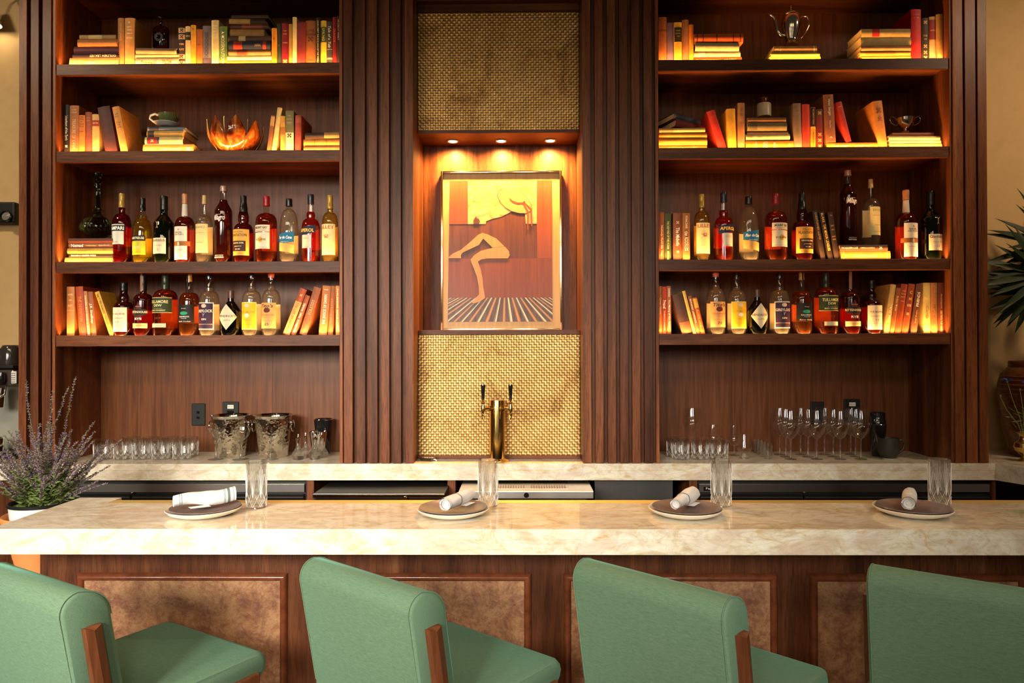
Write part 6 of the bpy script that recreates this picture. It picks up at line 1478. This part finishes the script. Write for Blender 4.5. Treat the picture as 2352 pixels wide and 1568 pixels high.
for k in range(105):
    a = rn.uniform(0, 2*math.pi); sp_ = rn.uniform(.05, 1)**.8
    top = None
    if k < len(tall):
        q = at(tall[k][0], tall[k][1], YPP+rn.uniform(-.05, .05)); top = q-Vector((p.x, YPP, zr-.20)); hgt = top.z-.17; rx, ry = top.x, top.y
    else:
        hgt = rn.uniform(.13, .34)*(1.1-.35*sp_); rx, ry = math.cos(a)*sp_*.24, math.sin(a)*sp_*.20
    b0 = Vector((rn.uniform(-.05, .05), rn.uniform(-.05, .05), .165)); pts = []
    n = 12
    for i in range(n+1):
        s = i/n; pts.append(b0+Vector((rx*s**1.25*1.0+rn.uniform(-.004, .004), ry*s**1.25+rn.uniform(-.004, .004), hgt*s)))
    stem.tube(pts, [.0012*(1-.6*i/n)+.0003 for i in range(n+1)], 4, False)
    for i in range(1, n*4):
        s = i/(n*4); j = min(n-1, int(s*n)); pt = pts[j].lerp(pts[j+1], s*n-j); dr = (pts[j+1]-pts[j]).normalized()
        zrel = pt.z
        if zrel < .36 and s < .62:
            for _ in range(2):
                aa = rn.uniform(0, 2*math.pi); d = (Vector((math.cos(aa), math.sin(aa), rn.uniform(-.1, .7))))
                mini_leaf(leaf, pt, d, rn.uniform(.022, .045)*(1.15-s), rn.uniform(.0025, .0055)*(1.2-s))
        if s > .36:                           # whorls of tiny buds up the spike
            for _ in range(8):
                aa = rn.uniform(0, 2*math.pi); d = Vector((math.cos(aa), math.sin(aa), rn.uniform(-.2, .5)))
                tgt = flo if rn.random() < .13 else buds
                mini_leaf(tgt, pt+dr*rn.uniform(-.002, .002), d, rn.uniform(.0055, .0105)*(1.15-.4*s), rn.uniform(.0016, .0028))
for mb_, nm, mt in ((stem, 'stems', plain('sage_stem', lin('#6f7a4a'), .6)), (leaf, 'foliage', plain('sage_leaf', (.17, .23, .06), .55, 0, .3, .45, 30)),
                    (buds, 'flower_buds', plain('sage_bud', lin('#8a7472'), .7, 0, .3, .3, 40)), (flo, 'florets', plain('sage_floret', lin('#6a5aa8'), .6))):
    o = mb_.build(nm, mt, t, fix=False); o['kind'] = 'stuff'
t2 = thing('terracotta_planter', 'tall orange terracotta planter holding the white pot behind the bar end', 'planter', (p.x, YPP, .56))
TC = plain('terracotta', lin('#d98a4e'), .75, 0, .3, .12, 12)
MB().lathe([(0, 0), (.060, 0), (.064, .01), (.078, .19), (.100, .30), (.128, .39), (.131, .405), (.128, .412), (.120, .405), (.092, .255), (0, .25)], 40).build('body', TC, t2, True)
o = MB().box(p.x-.14, p.x+.14, YPP-.14, YPP+.14, 0, .5595, .004).build('plant_plinth', walnut('Z', .9)); tag(o, 'square walnut plinth under the terracotta planter', 'plinth')

# ================================================================== far left: machine, sconce, emergency lamp
a = at(-90, 900, 3.38); b = at(41, 900, 3.38); o_ = ((a.x+b.x)/2, 3.38, ZC); w2 = (b.x-a.x)/2
t = thing('espresso_machine', 'chrome and black espresso machine cut off by the picture edge', 'coffee machine', (o_[0], o_[1], ZC+.0003))
Z = lambda v: at(20, v, 3.38).z-ZC
MB().box(-w2, w2, .10, .26, .03, Z(845), .008).build('body', plain('reflection_toned_steel', (.60, .60, .50), .32, .55), t)  # pale half-metal tone stands in for the steel's bright reflection
MB().box(-w2-.0, w2, -.02, .26, 0, .032, .006).build('drip_tray', GLOSSBLACK, t)
MB().box(-w2, w2, -.03, .26, Z(884), Z(848), .01).build('head_housing', plain('plum_steel', (.28, .20, .17), .15, .8), t)
MB().box(-w2, w2, -.035, .26, Z(846), Z(838), .004).build('cup_rail', BLACK, t)
u_ = at(31, 866, 3.34).x-o_[0]
g_ = MB().box(u_-.013, u_+.012, -.040, -.0295, Z(880), Z(852), .004).build('control_grille', plain('grille_pale', (.72, .70, .66), .4), t)
for i in range(5):
    for j in range(3): MB().lathe([(0, -.0005), (.0022, -.0005), (.0022, .0005), (0, .0005)], 8).build('perforation', BLACK, g_).matrix_basis = Matrix.Translation((u_-.007+j*.0065, -.0408, Z(876)+i*.010)) @ Matrix.Rotation(R_(90), 4, 'X')
u_ = at(6, 868, 3.34).x-o_[0]; MB().lathe([(0, -.03), (.012, -.028), (.016, 0), (.012, .028), (0, .03)], 16, (u_, -.045, Z(868))).build('steam_knob', GLOSSBLACK, t, True)
MB().tube([(w2-.05, -.01, Z(886)), (w2-.05, -.02, Z(905)), (w2-.07, -.03, Z(912))], .006, 10).build('steam_wand', CHROME, t, True)
MB().lathe([(0, Z(935)), (.030, Z(935)), (.034, Z(915)), (.034, Z(890)), (0, Z(886))], 24, (w2-.10, 0, 0)).build('group_head', CHROME, t, True)
MB().lathe([(0, .034), (.030, .034), (.034, .04), (.036, .10), (.034, .102), (.030, .045), (0, .04)], 24, (w2-.10, -.01, 0)).build('milk_jug', CHROME, t, True)
MK = MB().lathe([(0, 0), (.0455, 0), (.0465, .004), (.046, .014), (.043, .016), (.0425, .075), (.034, .092), (.030, .094), (0, .094)], 32).mesh('upturned_cup', plain('smoked_glaze', (.035, .028, .022), .1, 0, .6), True)
for i, u in enumerate((24.5, -24)):
    q = at(u, 840, 3.45); inst('upturned_cup', MK, (q.x, 3.45, ZC+Z(838)+.0008), ['dark upturned cup on the espresso machine beside the pilaster', 'dark upturned cup on the espresso machine cut off by the picture edge'][i], 'cup', 'upturned cups on the machine')
a, b = at(-40, 464, 3.62), at(37, 513, 3.62)
t = thing('emergency_light', 'black emergency light box with round lamp on the beige wall', 'emergency light', ((a.x+b.x)/2, 3.659, b.z)); w2, h2 = (b.x-a.x)/2, a.z-b.z
MB().box(-w2, w2, -.05, 0, 0, h2, .012).build('housing', BLACK, t)
c_ = MB().lathe([(0, 0), (.022, 0), (.027, .010), (.029, .024), (.026, .026), (.022, .018), (0, .014)], 28).build('lamp_head', GLOSSBLACK, t, True)
ux = at(15, 498, 3.6).x-(a.x+b.x)/2; uz = at(15, 498, 3.6).z-b.z
c_.matrix_basis = Matrix.Translation((ux, -.045, uz)) @ Matrix.Rotation(R_(80), 4, 'X')
MB().lathe([(0, .015), (.021, .018), (0, .022)], 28).build('lens', plain('lamp_glass', (.35, .32, .28), .1, .5), c_, True)
a = at(37, 2, 3.60)
t = thing('wall_sconce', 'brass wall sconce with pale cone shade at the top corner', 'wall lamp', (a.x, 3.659, a.z))
MB().lathe([(0, 0), (.030, 0), (.034, .004), (.026, .016), (0, .020)], 28).build('wall_plate', plain('sconce_gold', (.8, .62, .28), .3, .9, .5, .4, 60), t, True).matrix_basis = Matrix.Rotation(R_(90), 4, 'X') @ Matrix.Translation((0, .018, 0))
MB().tube([(0, -.02, .02), (-.03, -.06, .05), (-.09, -.10, .02), (-.115, -.10, -.04)], .005, 10).build('arm', OLDGOLD, t, True)
MB().lathe([(.018, 0), (.022, -.004), (.062, -.105), (.060, -.105), (.019, -.003)], 32, (-.115, -.10, -.03), close=False).build('shade', plain('shade_white', (.62, .55, .44), .5), t, True)

l = bpy.data.lights.new('sconce_bulb', 'POINT'); l.energy = 0.8; l.color = (1, .80, .52); l.shadow_soft_size = .02
o = bpy.data.objects.new('sconce_bulb', l); C.objects.link(o); o.parent = t; o.location = (-.115, -.10, -.125)
# ================================================================== far right: palm, vase
YJ = 3.45; p = at(2404, 950, YJ)
t = thing('potted_palm', 'dark green fan palm in a tall brown glazed jar', 'palm', (p.x, YJ, ZC+.0003))
JG = plain('brown_jar_glaze', (.13, .040, .016), .22, 0, .5, .45, 35, .5)
hj = at(2384, 829, YJ).z-ZC
MB().lathe([(0, 0), (.150, 0), (.158, .01), (.182, hj*.35), (.196, hj*.66), (.194, hj*.76), (.180, hj*.86), (.158, hj*.925), (.152, hj*.935), (.152, hj*.985), (.149, hj), (.135, hj), (.130, hj*.9), (.10, hj*.7), (0, hj*.7)], 64, mod=lambda a, z: 1+(.010*math.cos(32*a) if hj*.64 < z < hj*.9 else 0)).build('jar', JG, t, True)
for q, rr_ in ((.655, .196), (.70, .196), (.745, .195), (.79, .191), (.83, .186)):
    MB().lathe([(rr_-.001, hj*q), (rr_+.0022, hj*q+.004), (rr_-.001, hj*q+.008)], 64, close=False).build('rope_band', JG, t, True)
PG = plain('palm_green', (.020, .032, .010), .5, 0, .2, .3, 20)
n = 10; vs = []; fs = []
for i in range(n+1):
    s = i/n; hw = .016*math.sin(math.pi*min(.98, s*.9+.07))**.7*(1-s**6); dr = -.22*s*s
    vs += [(-hw, s, dr*.35+.004), (0, s, dr*.35), (hw, s, dr*.35+.004)]
for i in range(n): a = 3*i; fs += [(a, a+1, a+4, a+3), (a+1, a+2, a+5, a+4)]
LM = MB().add(vs, fs).mesh('leaf', PG, True, False)
fans = [((2398, 628), 3.40, 17, (100, 250), .30), ((2372, 668), 3.44, 12, (150, 285), .24), ((2420, 560), 3.47, 14, (70, 215), .30), ((2440, 640), 3.36, 8, (0, 90), .3)]
rn = random.Random(21)
for (uv, Yf, nl, (a0, a1), ln) in fans:
    c_ = at(uv[0], uv[1], Yf)-Vector((p.x, YJ, ZC))
    MB().tube([(c_.x*.15, 0, hj*.7), (c_.x*.4, c_.y*.4, hj*1.15), (c_.x, c_.y, c_.z)], [.008, .006, .004], 8).build('stem', PG, t, True)
    for i in range(nl):
        a = R_(a0+(a1-a0)*i/(nl-1)+rn.uniform(-5, 5)); L_ = ln*rn.uniform(.8, 1.12)
        o = bpy.data.objects.new('leaf', LM); C.objects.link(o); o.parent = t
        d = Vector((math.cos(a), rn.uniform(-.35, .30), math.sin(a)*.9)).normalized()
        sd = d.cross(Vector((0, -1, .35))).normalized(); up_ = sd.cross(d)
        o.matrix_basis = Matrix.Translation(c_) @ Matrix((sd, d, up_)).transposed().to_4x4() @ Matrix.Diagonal((1.0, L_, L_*1.1, 1))
p = at(2352, 1060, 3.30)
t = thing('brass_vase', 'small engraved brass bud vase at the counter corner', 'vase', (p.x, 3.30, ZC+.0003))
MB().lathe([(0, 0), (.024, 0), (.026, .003), (.017, .010), (.009, .016), (.008, .024), (.018, .032), (.034, .048), (.040, .066), (.037, .082), (.022, .094), (.017, .104), (.019, .118), (.028, .128), (.027, .130), (.016, .118), (.014, .10), (0, .06)], 40).build('body', OLDGOLD, t, True)
MB().lathe([(.0402, .062), (.0412, .066), (.0402, .070)], 40, close=False).build('engraved_band', GOLD, t, True)
f = thing('cornflower_sprig', 'blue cornflower sprig with thin green stems in the brass vase', 'flower', (p.x, 3.30, ZC+.10))
GS = plain('sprig_green', (.20, .25, .06), .6)
o3 = Vector((p.x, 3.30, ZC+.10))
ends = [((2313, 873), 1), ((2298, 912), 0), ((2343, 897), 0), ((2360, 880), 1), ((2375, 930), 0)]
for i, (uv, fl_) in enumerate(ends):
    e = at(uv[0], uv[1], 3.30)-o3
    m1 = Vector((e.x*.30+.006, 0, e.z*.35)); m2 = Vector((e.x*.8, -.01, e.z*.7))
    s_ = MB().tube([(0, 0, 0), m1, m2, e], [.0022, .002, .0016, .0012], 6).build('stem', GS, f, True)
    mb = MB()
    for k in range(7):
        s = .15+.1*k; b_ = Vector((0, 0, 0)).lerp(m2, s); d = Vector((rn.uniform(-1, 1), rn.uniform(-.6, .6), rn.uniform(-.2, .9)))
        mini_leaf(mb, b_, d, rn.uniform(.03, .055), .0022)
    mb.build('leaves', GS, s_, fix=False)
    if fl_:
        MB().lathe([(0, -.012), (.005, -.010), (.006, -.003), (.003, 0), (0, 0)], 10, e).build('calyx', GS, s_, True)
        fm = MB()
        for k in range(11):
            a = 2*math.pi*k/11; d = Vector((math.cos(a), math.sin(a)*.8, .25)); mini_leaf(fm, e, d, .026, .008)
        fm.build('petals', plain('cornflower', lin('#4a4aa0'), .6), f, fix=False)
    else:
        MB().lathe([(0, -.002), (.0032, .002), (.003, .008), (0, .011)], 8, e).build('bud', GS, s_, True)
